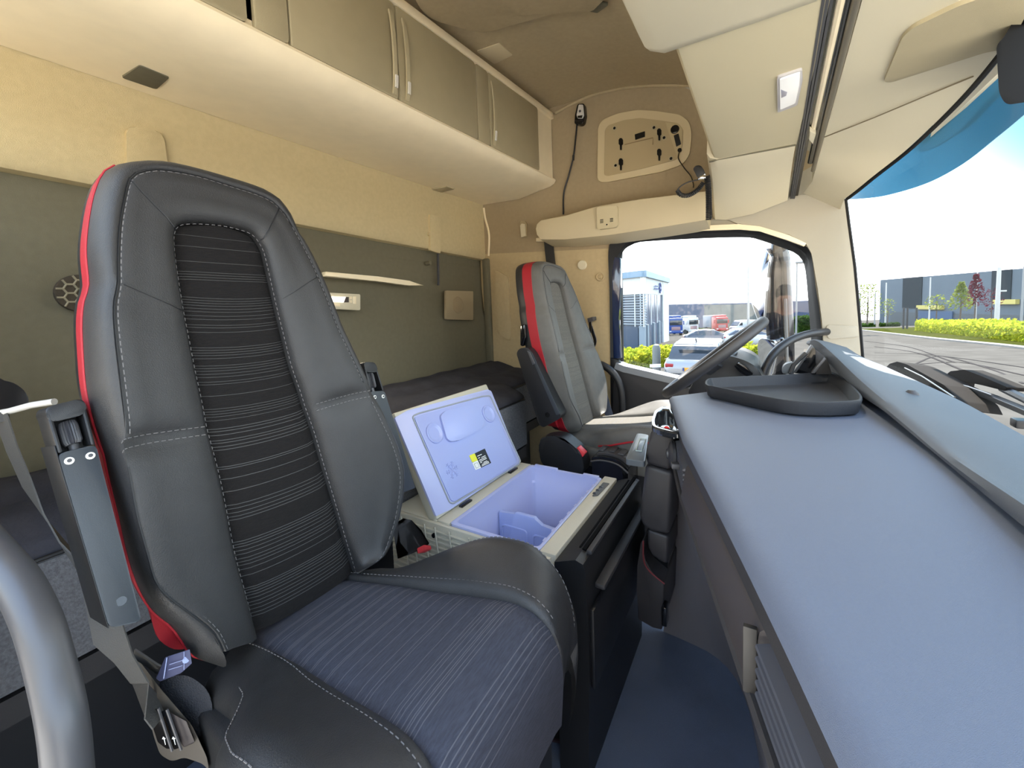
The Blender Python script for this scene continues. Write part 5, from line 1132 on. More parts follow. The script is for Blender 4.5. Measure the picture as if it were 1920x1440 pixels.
def tree(px, pyb, D, pyt, wpx, n, m_, label, name='young_tree', crown0=.35, s=.12, shape='cone'):
    b = col_at(px, D); b.z = max(b.z, ztop(px, pyb, D)-.3); H = ztop(px, pyt, D)-b.z; w = wpx*D/773/2
    rng = random.Random(px); t = thing(name, label, 'tree', b)
    mb = MB(); mb.tube([b, b+Vector((.03, 0, H*.4)), b+Vector((0, .03, H*.8)), b+Vector((0, 0, H*.97))], [.05*w+.02, .04*w+.02, .02, .008], 7)
    for k in range(9):
        z = H*(crown0+(.9-crown0)*k/9); a = k*2.4; r = w*(.8 if shape != 'cone' else 1-.75*k/9); mb.tube([b+Vector((0, 0, z)), b+Vector((math.cos(a)*r*.5, math.sin(a)*r*.5, z+r*.35)), b+Vector((math.cos(a)*r, math.sin(a)*r, z+r*.5))], [.016, .012, .006], 5)
    mb.build('trunk', M_bark, t)
    pts = []
    for k in range(n):
        z = rng.random()**.8; r = w*((1-z)*.9+.12 if shape == 'cone' else (.5+math.sin(z*math.pi)*.5)); a = rng.uniform(0, 6.283); rr = r*math.sqrt(rng.random())
        pts.append(b+Vector((math.cos(a)*rr, math.sin(a)*rr, H*(crown0+(1-crown0)*z))))
    mb = MB(); leaves(mb, pts, s, 0, rng); mb.build('crown', m_, t, fix=False)
def pole(px, pyb, pyt, D, r, m_, label, arm=None, name='lamp_post', cat='lamp post'):
    b = col_at(px, D); b.z = max(b.z-.0, ztop(px, pyb, D)-.4); top = Vector((b.x, b.y, ztop(px, pyt, D))); t = thing(name, label, cat, b)
    mb = MB(); mb.tube([b, top], [r, r*.75], 10); mb.build('post', m_, t)
    if arm:
        e_ = at(arm[0], arm[1], D=top.dot(fw)); mb = MB(); mb.tube([top, e_], r*.7, 8); mb.build('arm', m_, t)
        mb = MB(); mb.box(e_, (r*9, r*9, r*2.5), bev=r); mb.build('lamp_head', m_, t)
M_pole = mat('pole_white', (159, 157, 152), .5); M_poleg = mat('pole_grey', (119, 120, 120), .5)
# --- through the windscreen
ka = [(1600, 618), (1616, 620), (1680, 628), (1745, 636), (1792, 641), (1860, 648), (1925, 656), (2100, 682)]
kp = resample(spline([gp(*p) for p in ka], 4), 40)
mb = MB(); up = Vector((0, 0, .13)); R = []
for i, p in enumerate(kp):
    t = (kp[min(i+1, 39)]-kp[max(i-1, 0)]).normalized(); q = Vector((-t.y, t.x, 0)); q = q if q.dot(sd_) > 0 else -q
    R.append([p-up, p+up*.8, p+q*.05+up, p+q*.45+up, p+q*.5-up])
mb.rings(R, True, 0, True, True); mb.build('kerb', M_kerb, label='pale stone kerb curving along the road seen through windscreen', cat='kerb')
mb = MB(); R = []
for i, p in enumerate(kp):
    t = (kp[min(i+1, 39)]-kp[max(i-1, 0)]).normalized(); q = Vector((-t.y, t.x, 0)); q = q if q.dot(sd_) > 0 else -q
    r_ = []
    for k in range(8):
        w = p+q*(.4+k*2.6); r_.append(Vector((w.x, w.y, gz(w)+.10+.02*k)))
    R.append(r_)
mb.rings(R, closed=False); gv = mb.build('grass_verge', M_grass, kind='stuff', label='sunlit grass verge behind the kerb', cat='grass')
mb = MB()
for sg in (((1700, 690), (1760, 668), (1850, 690), (1920, 720)), ((1640, 662), (1720, 664), (1800, 672), (1925, 690)), ((1640, 650), (1720, 662), (1830, 705), (1925, 745)), ((1680, 686), (1800, 680), (1925, 705)), ((1622, 640), (1700, 650), (1790, 680))):
    mb.ribbon([p+Vector((0, 0, .012)) for p in spline([gp(*q) for q in sg], 6)], .09, .004, (fh.y, -fh.x, 0))
mb.build('road_lines', mat('road_line', (52, 50, 49), .9, spec=0), label='dark curved lines on the road seen through windscreen', cat='tyre marks', kind='stuff')  # dark curved lines laid on the road surface
hedge('yellow_hedge', gp(1716, 622), gp(2010, 655), 2.2, 1.5, 5200, .12, M_leafy, 'long yellow-green hedge across the road seen through windscreen', side=sd_)
hedge('low_bush', gp(1607, 613), gp(1642, 613), 1.2, .85, 700, .10, M_leafg, 'small green bush beside windscreen pillar at far end of verge', 'bush')
hedge('low_bush', gp(1650, 613), gp(1688, 612), 1.2, .8, 700, .10, M_leafg, 'second small green bush in front of grey warehouse corner', 'bush')
def wall_pts(p1, p2, z0, z1): return [Vector((p1.x, p1.y, z0)), Vector((p2.x, p2.y, z0)), Vector((p2.x, p2.y, z1)), Vector((p1.x, p1.y, z1))]
M_wh = mat('cladding_bluegrey', (85, 93, 99), .9, spec=.05, var=.03, vscale=.3); M_whd = mat('cladding_dark', (41, 47, 50), .9, spec=.05, var=.05, vscale=.3)
w1 = thing('warehouse', 'long blue-grey warehouse with dark vertical panels seen through windscreen', 'building', col_at(1800, 78))
def bcol(px, D): d = ray(px, 560); d = Vector((d.x, d.y, 0)); return d*(D/d.dot(fh))
def dW(px): return 92-(px-1650)*(92-66)/270
Hw = 2.96
def hW(px): return ztop(px, 525-(px-1650)*30/270, dW(px))
A, B = bcol(1650, dW(1650)), bcol(2060, dW(2060)); bk_ = Vector((-(B-A).y, (B-A).x, 0)).normalized(); bk_ = bk_ if bk_.dot(A) > 0 else -bk_
zA = ztop(1650, 525, dW(1650))
def onw(px, A_, n_): d = ray(px, 560); d = Vector((d.x, d.y, 0)); return d*(A_.dot(n_)/d.dot(n_))
mb = MB(); mb.slab(wall_pts(A, B, -8, zA), bk_*30); mb.build('cladding', M_wh, w1)
for (a, b, y0_, nm) in ((1693, 1729, 577, 'dark_panel'), (1859, 1896, 562, 'dark_panel')):
    P_, Q_ = onw(a, A, bk_), onw(b, A, bk_); mb = MB(); mb.slab([p-bk_*.12 for p in wall_pts(P_, Q_, ztop(a, y0_, dW(a)), zA+.02)], bk_*.1); mb.build(nm, M_whd, w1)
mb = MB(); mb.slab([p-bk_*.08 for p in wall_pts(onw(1671, A, bk_), onw(1940, A, bk_), -8, ztop(1700, 584, dW(1700)))], bk_*.05); mb.build('plinth', mat('plinth_grey', (61, 67, 69), .7), w1)
for (a, b, yt, yb) in ((1725, 1772, 571, 578), (1870, 1913, 560, 568)):
    P_, Q_ = onw(a, A, bk_), onw(b, A, bk_); mb = MB(); mb.slab([p-bk_*.6 for p in wall_pts(P_, Q_, ztop(a, yb, dW(a)), ztop(a, yt, dW(a)))], bk_*.55); mb.build('yellow_canopy', mat('canopy_yellow', (162, 150, 78), .6), w1, label='yellow dock canopy')
mb = MB(); mb.slab([p-bk_*.3 for p in wall_pts(onw(1726, A, bk_), onw(1790, A, bk_), ztop(1740, 594, dW(1740)), ztop(1740, 581, dW(1740)))], bk_*.2); mb.build('dock_door', mat('dock_blue', (46, 70, 96), .4), w1)
mb = MB(); q = [bcol(1694, 60), bcol(1703, 60)]
gt = thing('gate_frame', 'black gate posts and bar below dark warehouse panel', 'gate', Vector((q[0].x, q[0].y, gz(q[0]))))
for px in (1694, 1701, 1718):
    p = col_at(px, 58); mb = MB(); mb.tube([p, Vector((p.x, p.y, ztop(px, 577, 58)))], .12, 8); mb.build('gate_post', M_black, gt)
tree(1626, 603, 46, 532, 40, 520, M_leaft, 'slender pale green young tree nearest the windscreen pillar', crown0=.18, s=.11, shape='round')
tree(1755, 600, 50, 553, 34, 160, M_leaft, 'small sparse young tree in front of yellow dock canopy', crown0=.45, s=.13, shape='round')
tree(1800, 600, 48, 529, 46, 620, M_leaft, 'yellow-green conical young tree left of the red one', crown0=.3, s=.14)
tree(1827, 600, 52, 514, 40, 620, M_leafr, 'dark red conical tree in front of warehouse', crown0=.32, s=.14)
tree(1858, 600, 50, 540, 30, 160, M_leafr, 'thin sparse reddish tree behind the white post', crown0=.3, s=.11, shape='round')
tree(1664, 603, 56, 560, 26, 130, M_leaft, 'thin sparse young tree at left warehouse corner', crown0=.3, s=.11, shape='round')
pole(1869, 620, 501, 40, .19, M_pole, 'thick white post in front of dark warehouse panel', name='road_post', cat='post')
p = col_at(1869, 40); mb = MB(); o = Vector((p.x, p.y, ztop(1869, 546, 40))); mb.box(o+sd_*.42, (.7, .14, .14), math.atan2(sd_.y, sd_.x), .02); mb.build('road_camera', M_pole, label='small pale bracket sticking out from the thick white post', cat='bracket')
pole(1660, 600, 530, 60, .10, M_pole, 'thin white mast at left end of warehouse', name='mast', cat='mast')
pole(1742, 600, 520, 60, .10, M_pole, 'thin white mast in middle of warehouse front', name='mast', cat='mast')
pole(1829, 600, 510, 62, .10, M_pole, 'thin white mast rising behind the red tree', name='mast', cat='mast')
pole(1915, 610, 500, 44, .10, M_poleg, 'thin grey mast right of thick white post, at frame edge', name='mast', cat='mast')
for k, px in enumerate((1612, 1640)):
    pole(px, 603, 548, 58, .09, M_poleg, ('pale mast behind slender tree, close to pillar', 'pale mast behind slender tree, right side of it')[k], name='mast', cat='mast')
# truck's own bonnet trim and wiper
wp_ = thing('wiper_cowl', 'black ridge trim outside at base of windscreen', 'cowl', at(1720, 720, X=.5))
mb = MB(); mb.slab(roundpoly([at(*p, X=.48) for p in ((1660, 690), (1668, 682), (1682, 678), (1700, 683), (1770, 722), (1800, 752), (1808, 770), (1740, 735), (1690, 712))], .006), (.08, .02, -.01), .006); mb.build('ridge', mat('cowl_black', (38, 36, 34), .95, spec=.05), wp_)
mb = MB(); mb.tube([at(*p, X=.475) for p in ((1697, 690), (1730, 706), (1790, 745))], .003, 6); mb.build('seam', M_gloss, wp_)
wa = thing('windscreen_wiper', 'black windscreen wiper with folded arm outside at right edge', 'wiper', at(1800, 720, X=.5))
mb = MB(); mb.slab(roundpoly([at(*p, X=.56) for p in ((1769, 722), (1772, 704), (1782, 696), (1808, 693), (1842, 706), (1888, 726), (1884, 733), (1840, 722), (1796, 713), (1792, 738), (1780, 740))], .006), (.04, 0, 0), .006); mb.build('arm_knuckle', mat('cowl_black', (38, 36, 34), .95, spec=.05), wa)
mb = MB(); mb.tube([at(*p, X=.57) for p in ((1880, 728), (1925, 750), (2000, 792))], .010, 8); mb.build('arm', M_black, wa)
mb = MB(); mb.ribbon([at(*p, X=.55) for p in ((1778, 718), (1810, 728), (1860, 745), (1925, 772), (2000, 806))], .022, .012, (1, 0, 0)); mb.build('blade', M_black, wa)
mb = MB(); mb.tube([at(*p, X=.54) for p in ((1786, 718), (1815, 725), (1860, 741))], .003, 6); mb.build('pale_rod', M_steel, wa)
mb = MB(); mb.box(at(1917, 794, X=.50), (.03, .03, .02), bev=.004); mb.build('washer_jet', M_black, label='black washer jet at right frame edge below wiper', cat='washer jet')
# --- exterior mirrors beyond the driver's window
M_mh = mat('mirror_housing_paint', (22, 23, 27), .12, coat=.6)
M_mg = mat('mirror_glass', (200, 206, 210), .02, metal=1)
mi_ = thing('door_mirror', 'tall dark glossy wing mirror pair outside driver window', 'mirror', at(1460, 700, Y=2.3))
Ym = 2.26
def msec(y, xs): return [at(x, y, Y=Ym) for x in xs]
lf = [(1470, 452), (1447, 463), (1437, 500), (1430, 560), (1428, 620), (1437, 670), (1446, 705)]; rg_ = [(1486, 466), (1480, 466), (1483, 500), (1487, 560), (1490, 620), (1491, 670), (1490, 705)]
lf = [(1446, 456), (1443, 475), (1438, 520), (1434, 575), (1437, 625), (1442, 670), (1449, 710)]; rg_ = [(1474, 452), (1481, 480), (1484, 520), (1487, 575), (1489, 625), (1490, 670), (1489, 710)]
def tilt(p): return at(*p, Y=Ym+.03+(p[1]-580)/773*2.2*.0)
Lp = resample(spline([tilt(p) for p in lf], 4), 24); Rp = resample(spline([tilt(p) for p in rg_], 4), 24)
mb = MB(); R = []
for i, (a, b) in enumerate(zip(Lp, Rp)):
    m = a.lerp(b, .5); w = Vector((0, -.02, 0)); bb = Vector((0, .12, 0)); k = .25 if i in (0, 23) else 1
    q1, q2 = a.lerp(b, .2), a.lerp(b, .8)
    R.append([a+bb*.5*k, a, q1+w*k, q2+w*k, b, b+bb*.5*k, q2+bb*k, q1+bb*k])
mb.rings(R, True, 0, True, True); mb.sharp = 60; mb.build('housing', M_mh, mi_)
ng = Vector((-.72, -.69, .06)).normalized(); og = at(1425, 540, Y=Ym+.02)
def ong(px, py, o, n): d = ray(px, py); return d*(o.dot(n)/d.dot(n))
mg = roundpoly([ong(*p, og, ng) for p in ((1409, 520), (1420, 478), (1434, 463), (1443, 478), (1438, 520), (1432, 600), (1422, 604), (1406, 560))], .01)
mb = MB(); mb.slab(mg, -ng*.012, .002); mb.build('mirror_glass', M_mg, mi_)
mb = MB(); mb.slab([p-ng*.013 for p in mg], -ng*.05, .004); mb.build('glass_back', M_mh, mi_)
mi2 = thing('wide_angle_mirror', 'small lower wide-angle mirror outside driver window below main mirror', 'mirror', at(1440, 690, Y=2.2))
nw = Vector((-.6, -.76, -.2)).normalized(); ow_ = at(1438, 665, Y=2.22)
q = roundpoly([ong(*p, ow_, nw) for p in ((1420, 648), (1424, 634), (1452, 638), (1456, 660), (1446, 705), (1424, 700))], .012)
mb = MB(); mb.slab(q, -nw*.012, .003); mb.build('mirror_glass', M_mg, mi2)
mb = MB(); mb.slab([p-nw*.013 for p in q], -nw*.05, .006); mb.build('housing', M_mh, mi2)
mb = MB(); mb.tube([at(1473, 560, Y=2.22), at(1475, 640, Y=2.22), at(1476, 705, Y=2.22)], .006, 8); mb.build('support_tube', M_poleg, mi2)
# --- dealer building and yard through the side window
M_dw = mat('dealer_white', (187, 192, 192), .6); M_df = mat('dealer_fascia', (106, 130, 147), .5); M_lv = mat('louvre', (137, 148, 155), .5); M_dg = mat('dealer_glass', (56, 73, 92), .25)
dC, dR, dL = 36., 50., 41.
Cc, Cr, Cl = bcol(1207, dC), bcol(1253, dR), bcol(1120, dL)
db_ = thing('dealer_building', 'white two-storey showroom with blue fascia, louvres and round blue sign', 'building', Vector((Cc.x, Cc.y, gz(Cc))))
zt_ = ztop(1207, 507, dC); zf = ztop(1207, 519, dC); zw = ztop(1207, 551, dC); zl = ztop(1207, 611, dC); zg = gz(Cc)-1.2
inn_ = (Cr-Cc).normalized()+(Cl-Cc).normalized(); inn_ = inn_.normalized()
def two(z0, z1, off, name, m_, th=.3):
    q = [Cl-inn_*0, Cc, Cr]; mb = MB()
    n1 = Vector((-(Cl-Cc).y, (Cl-Cc).x, 0)).normalized(); n1 = n1 if n1.dot(inn_) < 0 else -n1
    n2 = Vector((-(Cr-Cc).y, (Cr-Cc).x, 0)).normalized(); n2 = n2 if n2.dot(inn_) < 0 else -n2
    for a, b, n in ((Cl, Cc, n1), (Cc, Cr, n2)):
        mb.slab([p+n*off for p in wall_pts(a, b, z0, z1)], -n*th)
    return mb.build(name, m_, db_), n1, n2
_, n1, n2 = two(zf, zt_, .25, 'fascia', M_df)
cen = (Cl+Cc+Cr)/3; mb = MB(); mb.slab([Vector((p.x, p.y, zg)) for p in (Cl.lerp(cen, .06), Cc.lerp(cen, .06), Cr.lerp(cen, .06))], (0, 0, zt_-zg-.1)); mb.build('inner_wall', M_dg, db_)
two(zw, zf, .0, 'white_band', M_dw)
def lv_at(n, k, a, b):
    z = zl+(zw-zl)*(k+.5)/12; mb = MB(); mb.slab([p+n*(-.1) for p in wall_pts(a, b, z-.045, z+.05)], -n*.25); return mb.build('louvre', M_lv, db_)
for k in range(12): lv_at(n1, k, Cl, Cc); lv_at(n2, k, Cc, Cc.lerp(Cr, .72))
for n, a, b, us_ in ((n1, Cc, Cl, (.0, .06, .17, .5)), (n2, Cc, Cr, (.02, .22, .45, .70))):
    for u in us_:
        p = a.lerp(b, u)+n*.03; mb = MB(); mb.tube([Vector((p.x, p.y, zl-.1)), Vector((p.x, p.y, zw))], .06, 6); mb.build('louvre_post', M_dw, db_)
for a, b, n in ((Cc.lerp(Cr, .72), Cr, n2),):
    mb = MB(); mb.slab([p+n*.05 for p in wall_pts(a, b, zg, zf)], -n*.6); mb.build('end_wall', M_dw, db_)
for n, a, b, us_ in ((n2, Cc, Cr, (.02, .12, .34, .55)),):
    for u in us_:
        p = a.lerp(b, u)-n*.2; mb = MB(); mb.box((p.x, p.y, (zg+zl)/2), (.5, .5, zl-zg)); mb.build('column', mat('dealer_column', (115, 128, 137), .6), db_)
mb = MB(); q0 = Cc.lerp(Cl, .12)+n1*.0; mb.slab(wall_pts(q0, Cl, zg, zl-.2), -n1*.3); mb.build('ground_floor_glazing', mat('glaze_dark', (59, 73, 89), .2), db_)
# sign: ring with bar, short lettering beside it
def sg_(px, py, off=.12):
    d = ray(px, py); o = Cc+n2*off; return d*(o.dot(n2)/d.dot(n2))
M_sb = mat('sign_blue', (35, 57, 112), .5)
so_ = thing('dealer_sign', 'blue ring emblem with short lettering on white band of showroom', 'sign', sg_(1238, 540))
c = sg_(1238, 540); rr_ = (sg_(1238, 531)-c).length; hu = (Cr-Cc).normalized()
mb = MB(); P_ = [c+hu*math.cos(a)*rr_+Vector((0, 0, math.sin(a)*rr_)) for a in [k*math.pi/14 for k in range(29)]]; mb.tube(P_, rr_*.13, 6); mb.build('ring', M_sb, so_)
mb = MB(); mb.slab([c+hu*a_+Vector((0, 0, b_)) for a_, b_ in ((-rr_*.95, -rr_*.2), (rr_*.95, -rr_*.2), (rr_*.95, rr_*.2), (-rr_*.95, rr_*.2))], n2*.06); mb.build('cross_bar', M_sb, so_)
for r0, (y_, n_l) in enumerate(((536.5, 3), (541.2, 4))):
    for k in range(n_l):
        px = 1227.6-(.7 if r0 else 0)+k*2.0
        mb = MB(); mb.slab([sg_(px, y_-1.3+k*.25), sg_(px+1.3, y_-1.3+k*.25), sg_(px+1.3, y_+1.3+k*.25), sg_(px, y_+1.3+k*.25)], n2*.05); mb.build('letter', M_sb, so_)
# dark long warehouse behind
w2 = thing('dark_warehouse', 'long dark blue-grey warehouse behind the yard, right of showroom', 'building', col_at(1330, 110))
dQ = lambda px: 128-(px-1255)*(128-98)/150
A, B = bcol(1245, dQ(1245)), bcol(1425, dQ(1425)); bk2 = Vector((-(B-A).y, (B-A).x, 0)).normalized(); bk2 = bk2 if bk2.dot(fh) > 0 else -bk2
zq_ = ztop(1255, 571, dQ(1255))
mb = MB(); mb.slab(wall_pts(A, B, -12, zq_), bk2*20); mb.build('cladding', mat('dark_blue_cladding', (48, 62, 86), .5, var=.08, vscale=.6, stretch=(1, 1, .05)), w2)
P_, Q_ = onw(1321, A, bk2), onw(1424, A, bk2); mb = MB(); mb.slab([p-bk2*.1 for p in wall_pts(P_, Q_, -12, zq_-.3)], bk2*.08); mb.build('glazed_panel', mat('glazed_reflection', (49, 62, 64), .25, rgb2=(80, 89, 86), vscale=.35, stretch=(1, 1, .6)), w2)  # green mottling imitates trees reflected in the glazing
pole(1403, 620, 500, 40, .12, M_pole, 'pale mast beside left edge of wing mirror glass', name='mast', cat='mast')
pole(1493, 640, 493, 42, .09, M_poleg, 'slim street lamp between wing mirror and windscreen pillar', arm=(1500, 492))
# hedges by the parked cars
hedge('clipped_hedge', col_at(1160, 17), col_at(1292, 21), 1.3, .95, 3800, .085, M_leafy, 'clipped yellow-green hedge in front of showroom')
hedge('clipped_hedge', col_at(1292, 20.5), col_at(1450, 17), 1.3, 1.0, 3800, .085, M_leafy, 'clipped yellow-green hedge behind steering wheel, right of silver car')
hedge('low_hedge', col_at(1308, 92), col_at(1385, 92), 1.0, 1.0, 900, .12, M_leafg, 'low green hedge line at foot of dark warehouse')
hedge('far_bush', col_at(1499, 60), col_at(1530, 60), 2, 2.6, 500, .22, M_leafg, 'far green bush between street lamp and pillar', 'bush')
bl_ = col_at(1230, 15.6); mb = MB(); mb.lathe(Vector((bl_.x, bl_.y, bl_.z)), (0, 0, 1), [(0, .16), (1.12, .15), (1.24, .11), (1.28, .03)], 16); mb.build('bollard', mat('bollard_grey', (96, 100, 97), .6), label='grey rounded bollard standing in front of clipped hedge', cat='bollard')
sgn = col_at(1228, 14.2); zt2 = ztop(1228, 683, 14.2); wv = sd_*.19
si_ = thing('ground_sign', 'small white plate sign on stem below bollard', 'sign', sgn)
mb = MB(); o = Vector((sgn.x, sgn.y, zt2)); mb.slab([o-wv, o+wv, o+wv-Vector((0, 0, .11)), o-wv-Vector((0, 0, .11))], fh*.02); mb.build('plate', M_white, si_)
mb = MB(); mb.tube([sgn, o-Vector((0, 0, .1))+fh*.03], .02, 6); mb.build('stem', M_poleg, si_)
oc = col_at(1290, 24); oc.z = ztop(1291, 645, 24)
mb = MB(); mb.lathe(oc, (0, 0, 1), [(-.9, .14), (.1, .10), (.28, .05), (.3, .02)], 10); mb.build('orange_post', mat('post_orange', (180, 96, 48), .6), label='small orange post behind the clipped hedge', cat='post')
# --- vehicles (built at the origin, x forward, then placed)
M_glassd = mat('car_glass', (34, 42, 50), .08, spec=.6); M_tyre = mat('tyre', (30, 30, 32), .8)
def car(name, label, paint, place, yaw, plate=None, estate=True, cat='car'):
    t = thing(name, label, cat, (0, 0, 0))
    L = [(-2.15, .80, .45, .62), (-2.12, .86, .30, .86), (-2.0, .90, .24, .98), (-1.2, .915, .22, 1.0), (0, .92, .22, .98), (1.0, .91, .22, .94), (1.6, .88, .24, .84), (2.0, .80, .28, .72), (2.12, .70, .35, .6)]
    mb = MB(); R = []
    for x, w, z0, z1 in L:
        R.append([Vector(p) for p in ((x, -w+.06, z0), (x, -w, z0+.1), (x, -w-.0, z1-.18), (x, -w+.08, z1), (x, w-.08, z1), (x, w, z1-.18), (x, w, z0+.1), (x, w-.06, z0))])
    mb.rings(R, True, 0, True, True); mb.sharp = 50; mb.build('body', paint, t)
    g = [(-2.0, .78, .97, .99), (-1.75, .70, .97, 1.36), (-1.55, .66, .97, 1.46), (-.4, .66, .97, 1.50), (.3, .64, .96, 1.44), (1.15, .74, .94, .96)] if estate else [(-1.85, .76, .97, .99), (-1.2, .66, .97, 1.36), (-.4, .64, .97, 1.45), (.3, .63, .96, 1.40), (1.25, .74, .94, .96)]
    mb = MB(); R = []
    for x, w, z0, z1 in g: R.append([Vector(p) for p in ((x, -w-.12, z0), (x, -w, z1-.03), (x, -w+.08, z1), (x, w-.08, z1), (x, w, z1-.03), (x, w+.12, z0))])
    mb.rings(R, True, 0, True, True); mb.sharp = 50; mb.build('glasshouse', M_glassd, t)
    mb = MB(); R = []
    for x, w, z0, z1 in g[1:-1]: R.append([Vector(p) for p in ((x, -w-.012, z1-.06), (x, -w+.06, z1+.015), (x, w-.06, z1+.015), (x, w+.012, z1-.06))])
    mb.rings(R, True, 0, True, True); mb.build('roof_panel', paint, t)
    for s in (-1, 1):
        for x in (-1.3, 1.32):
            mb = MB(); mb.lathe((x, s*.80, .32), (0, s, 0), [(0, .32), (.12, .32), (.13, .22), (.11, .05)], 18); mb.build('wheel', M_tyre, t)
        mb = MB(); mb.box((-2.06, s*.72, .78), (.16, .26, .13), bev=.03); mb.build('tail_lamp', mat('tail_red', (136, 32, 40), .3), t)
        mb = MB(); mb.box((1.98, s*.66, .66), (.2, .28, .12), bev=.03); mb.build('head_lamp', mat('lamp_clear', (176, 179, 184), .15), t)
        for xa in (-1.0, .0):
            mb = MB(); mb.tube([Vector((xa, s*.80, .97)), Vector((xa, s*.66, 1.44))], .035, 6); mb.build('pillar', paint, t)
    mb = MB(); mb.box((-2.13, 0, .42), (.1, 1.55, .2), bev=.03); mb.build('bumper', M_dark, t)
    if plate:
        mb = MB(); mb.box((-2.16, .05, .68), (.03, .52, .11), bev=.004); pl_ = mb.build('number_plate', mat('plate_yellow', (192, 136, 40), .5), t)
        mb = MB(); mb.box((-2.178, .29, .68), (.01, .05, .10)); mb.build('blue_band', M_sb, pl_)
        mb = MB(); mb.box((-1.95, 0, 1.46), (.2, 1.1, .03), bev=.01); mb.build('rear_spoiler', paint, t)
        mb = MB(); mb.tube([(-1.45, 0, 1.49), (-1.62, 0, 1.6)], .02, 6); mb.build('aerial', M_black, t)
    t.location = place; t.rotation_euler = (0, 0, yaw); return t
P_silver = mat('car_silver', (122, 125, 129), .25, metal=.3, coat=.5); P_white = mat('car_white', (162, 165, 165), .3, coat=.5); P_darkc = mat('car_dark', (48, 52, 62), .25, coat=.5); P_redt = mat('truck_red', (143, 24, 38), .35); P_blue = mat('truck_blue', (20, 54, 114), .35)
ya = lambda px: math.atan2(ray(px, 600).y, ray(px, 600).x)
car('silver_car', 'silver car seen from behind with yellow plate, by driver window', P_silver, col_at(1316, 14.5), ya(1308)-.12, plate=True)
car('dark_saloon', 'dark car with pale roof parked side-on behind clipped hedge', P_darkc, col_at(1332, 35), ya(1332)-1.45, estate=False)
car('white_car', 'white car roof just right of dark saloon, behind steering wheel', P_white, col_at(1404, 34), ya(1402)-1.2, estate=False)
car('far_white_car', 'tiny white car far away between street lamp and pillar', P_white, col_at(1513, 75), ya(1513)-1.3, estate=True)
def van(name, label, paint, place, yaw):
    t = thing(name, label, 'van', (0, 0, 0))
    mb = MB(); R = []
    for x, w, z0, z1 in ((-2.7, .95, .4, 2.2), (-2.6, .98, .35, 2.3), (1.0, .98, .35, 2.3), (1.5, .95, .35, 2.0), (2.1, .93, .35, 1.25), (2.6, .88, .38, 1.05), (2.7, .8, .5, .85)):
        R.append([Vector(p) for p in ((x, -w, z0), (x, -w, z1-.3), (x, -w+.15, z1), (x, w-.15, z1), (x, w, z1-.3), (x, w, z0))])
    mb.rings(R, True, 0, True, True); mb.sharp = 45; mb.build('body', paint, t)
    mb = MB(); mb.slab([(1.45, -.8, 2.02), (1.45, .8, 2.02), (2.14, .84, 1.3), (2.14, -.84, 1.3)], (.05, 0, .05)); mb.build('windscreen', M_glassd, t)
    for s in (-1, 1):
        mb = MB(); mb.slab([(1.0, s*.97, 1.9), (1.4, s*.96, 1.85), (1.9, s*.95, 1.3), (1.0, s*.985, 1.3)], (0, s*.02, 0)); mb.build('side_glass', M_glassd, t)
        for x in (-1.7, 1.8):
            mb = MB(); mb.lathe((x, s*.82, .36), (0, s, 0), [(0, .36), (.16, .36), (.17, .2)], 16); mb.build('wheel', M_tyre, t)
    t.location = place; t.rotation_euler = (0, 0, yaw)
van('white_van', 'white van parked in yard left of wing mirror', P_white, col_at(1392, 84), ya(1392)+math.pi-.75)
def lorry(name, label, paint, place, yaw, cargo=None, cat='lorry'):
    t = thing(name, label, cat, (0, 0, 0))
    mb = MB(); mb.box((1.4, 0, 1.95), (2.0, 2.4, 2.5), bev=.18, seg=3); mb.build('cab', paint, t)
    mb = MB(); mb.box((1.3, 0, 3.35), (1.5, 2.1, .5), bev=.15); mb.build('roof_deflector', paint, t)
    mb = MB(); mb.box((2.405, 0, 2.35), (.03, 2.1, .85), bev=.01); mb.build('windscreen', M_glassd, t)
    mb = MB(); mb.box((2.405, 0, 1.35), (.03, 1.5, .6), bev=.01); mb.build('grille', mat('grille_grey', (120, 96, 100), .5), t)
    mb = MB(); mb.box((2.38, 0, .75), (.14, 2.4, .5), bev=.05); mb.build('bumper', paint, t)
    for s in (-1, 1):
        mb = MB(); mb.box((2.46, s*.95, .85), (.04, .3, .2), bev=.01); mb.build('head_lamp', mat('lamp_clear', (176, 179, 184), .15), t)
        mb = MB(); mb.box((2.1, s*1.42, 2.3), (.12, .22, .7), bev=.03); mb.build('wing_mirror', paint, t)
        for x in (1.5, -2.0):
            mb = MB(); mb.lathe((x, s*.95, .5), (0, s, 0), [(0, .5), (.28, .5), (.29, .3)], 16); mb.build('wheel', M_tyre, t)
    mb = MB(); mb.box((-1.2, 0, .9), (4.0, .9, .3), bev=.03); mb.build('chassis', M_dark, t)
    if cargo:
        mb = MB(); mb.box((-1.6, 0, 2.2), (3.6, 2.4, 2.4), bev=.04); mb.build('cargo_box', cargo, t)
    t.location = place; t.rotation_euler = (0, 0, yaw)
lorry('red_lorry', 'red truck parked facing us in front of dark warehouse', P_redt, col_at(1343, 84), ya(1343)+math.pi+.45, mat('trailer_grey', (98, 110, 122), .5))
lorry('white_lorry', 'white flatbed truck parked right of showroom', P_white, col_at(1284, 80), ya(1280)+math.pi+.7, mat('cargo_grey', (74, 77, 80), .6))
lorry('blue_lorry', 'blue truck partly hidden behind showroom corner', P_blue, col_at(1259, 74), ya(1258)+math.pi+.3)

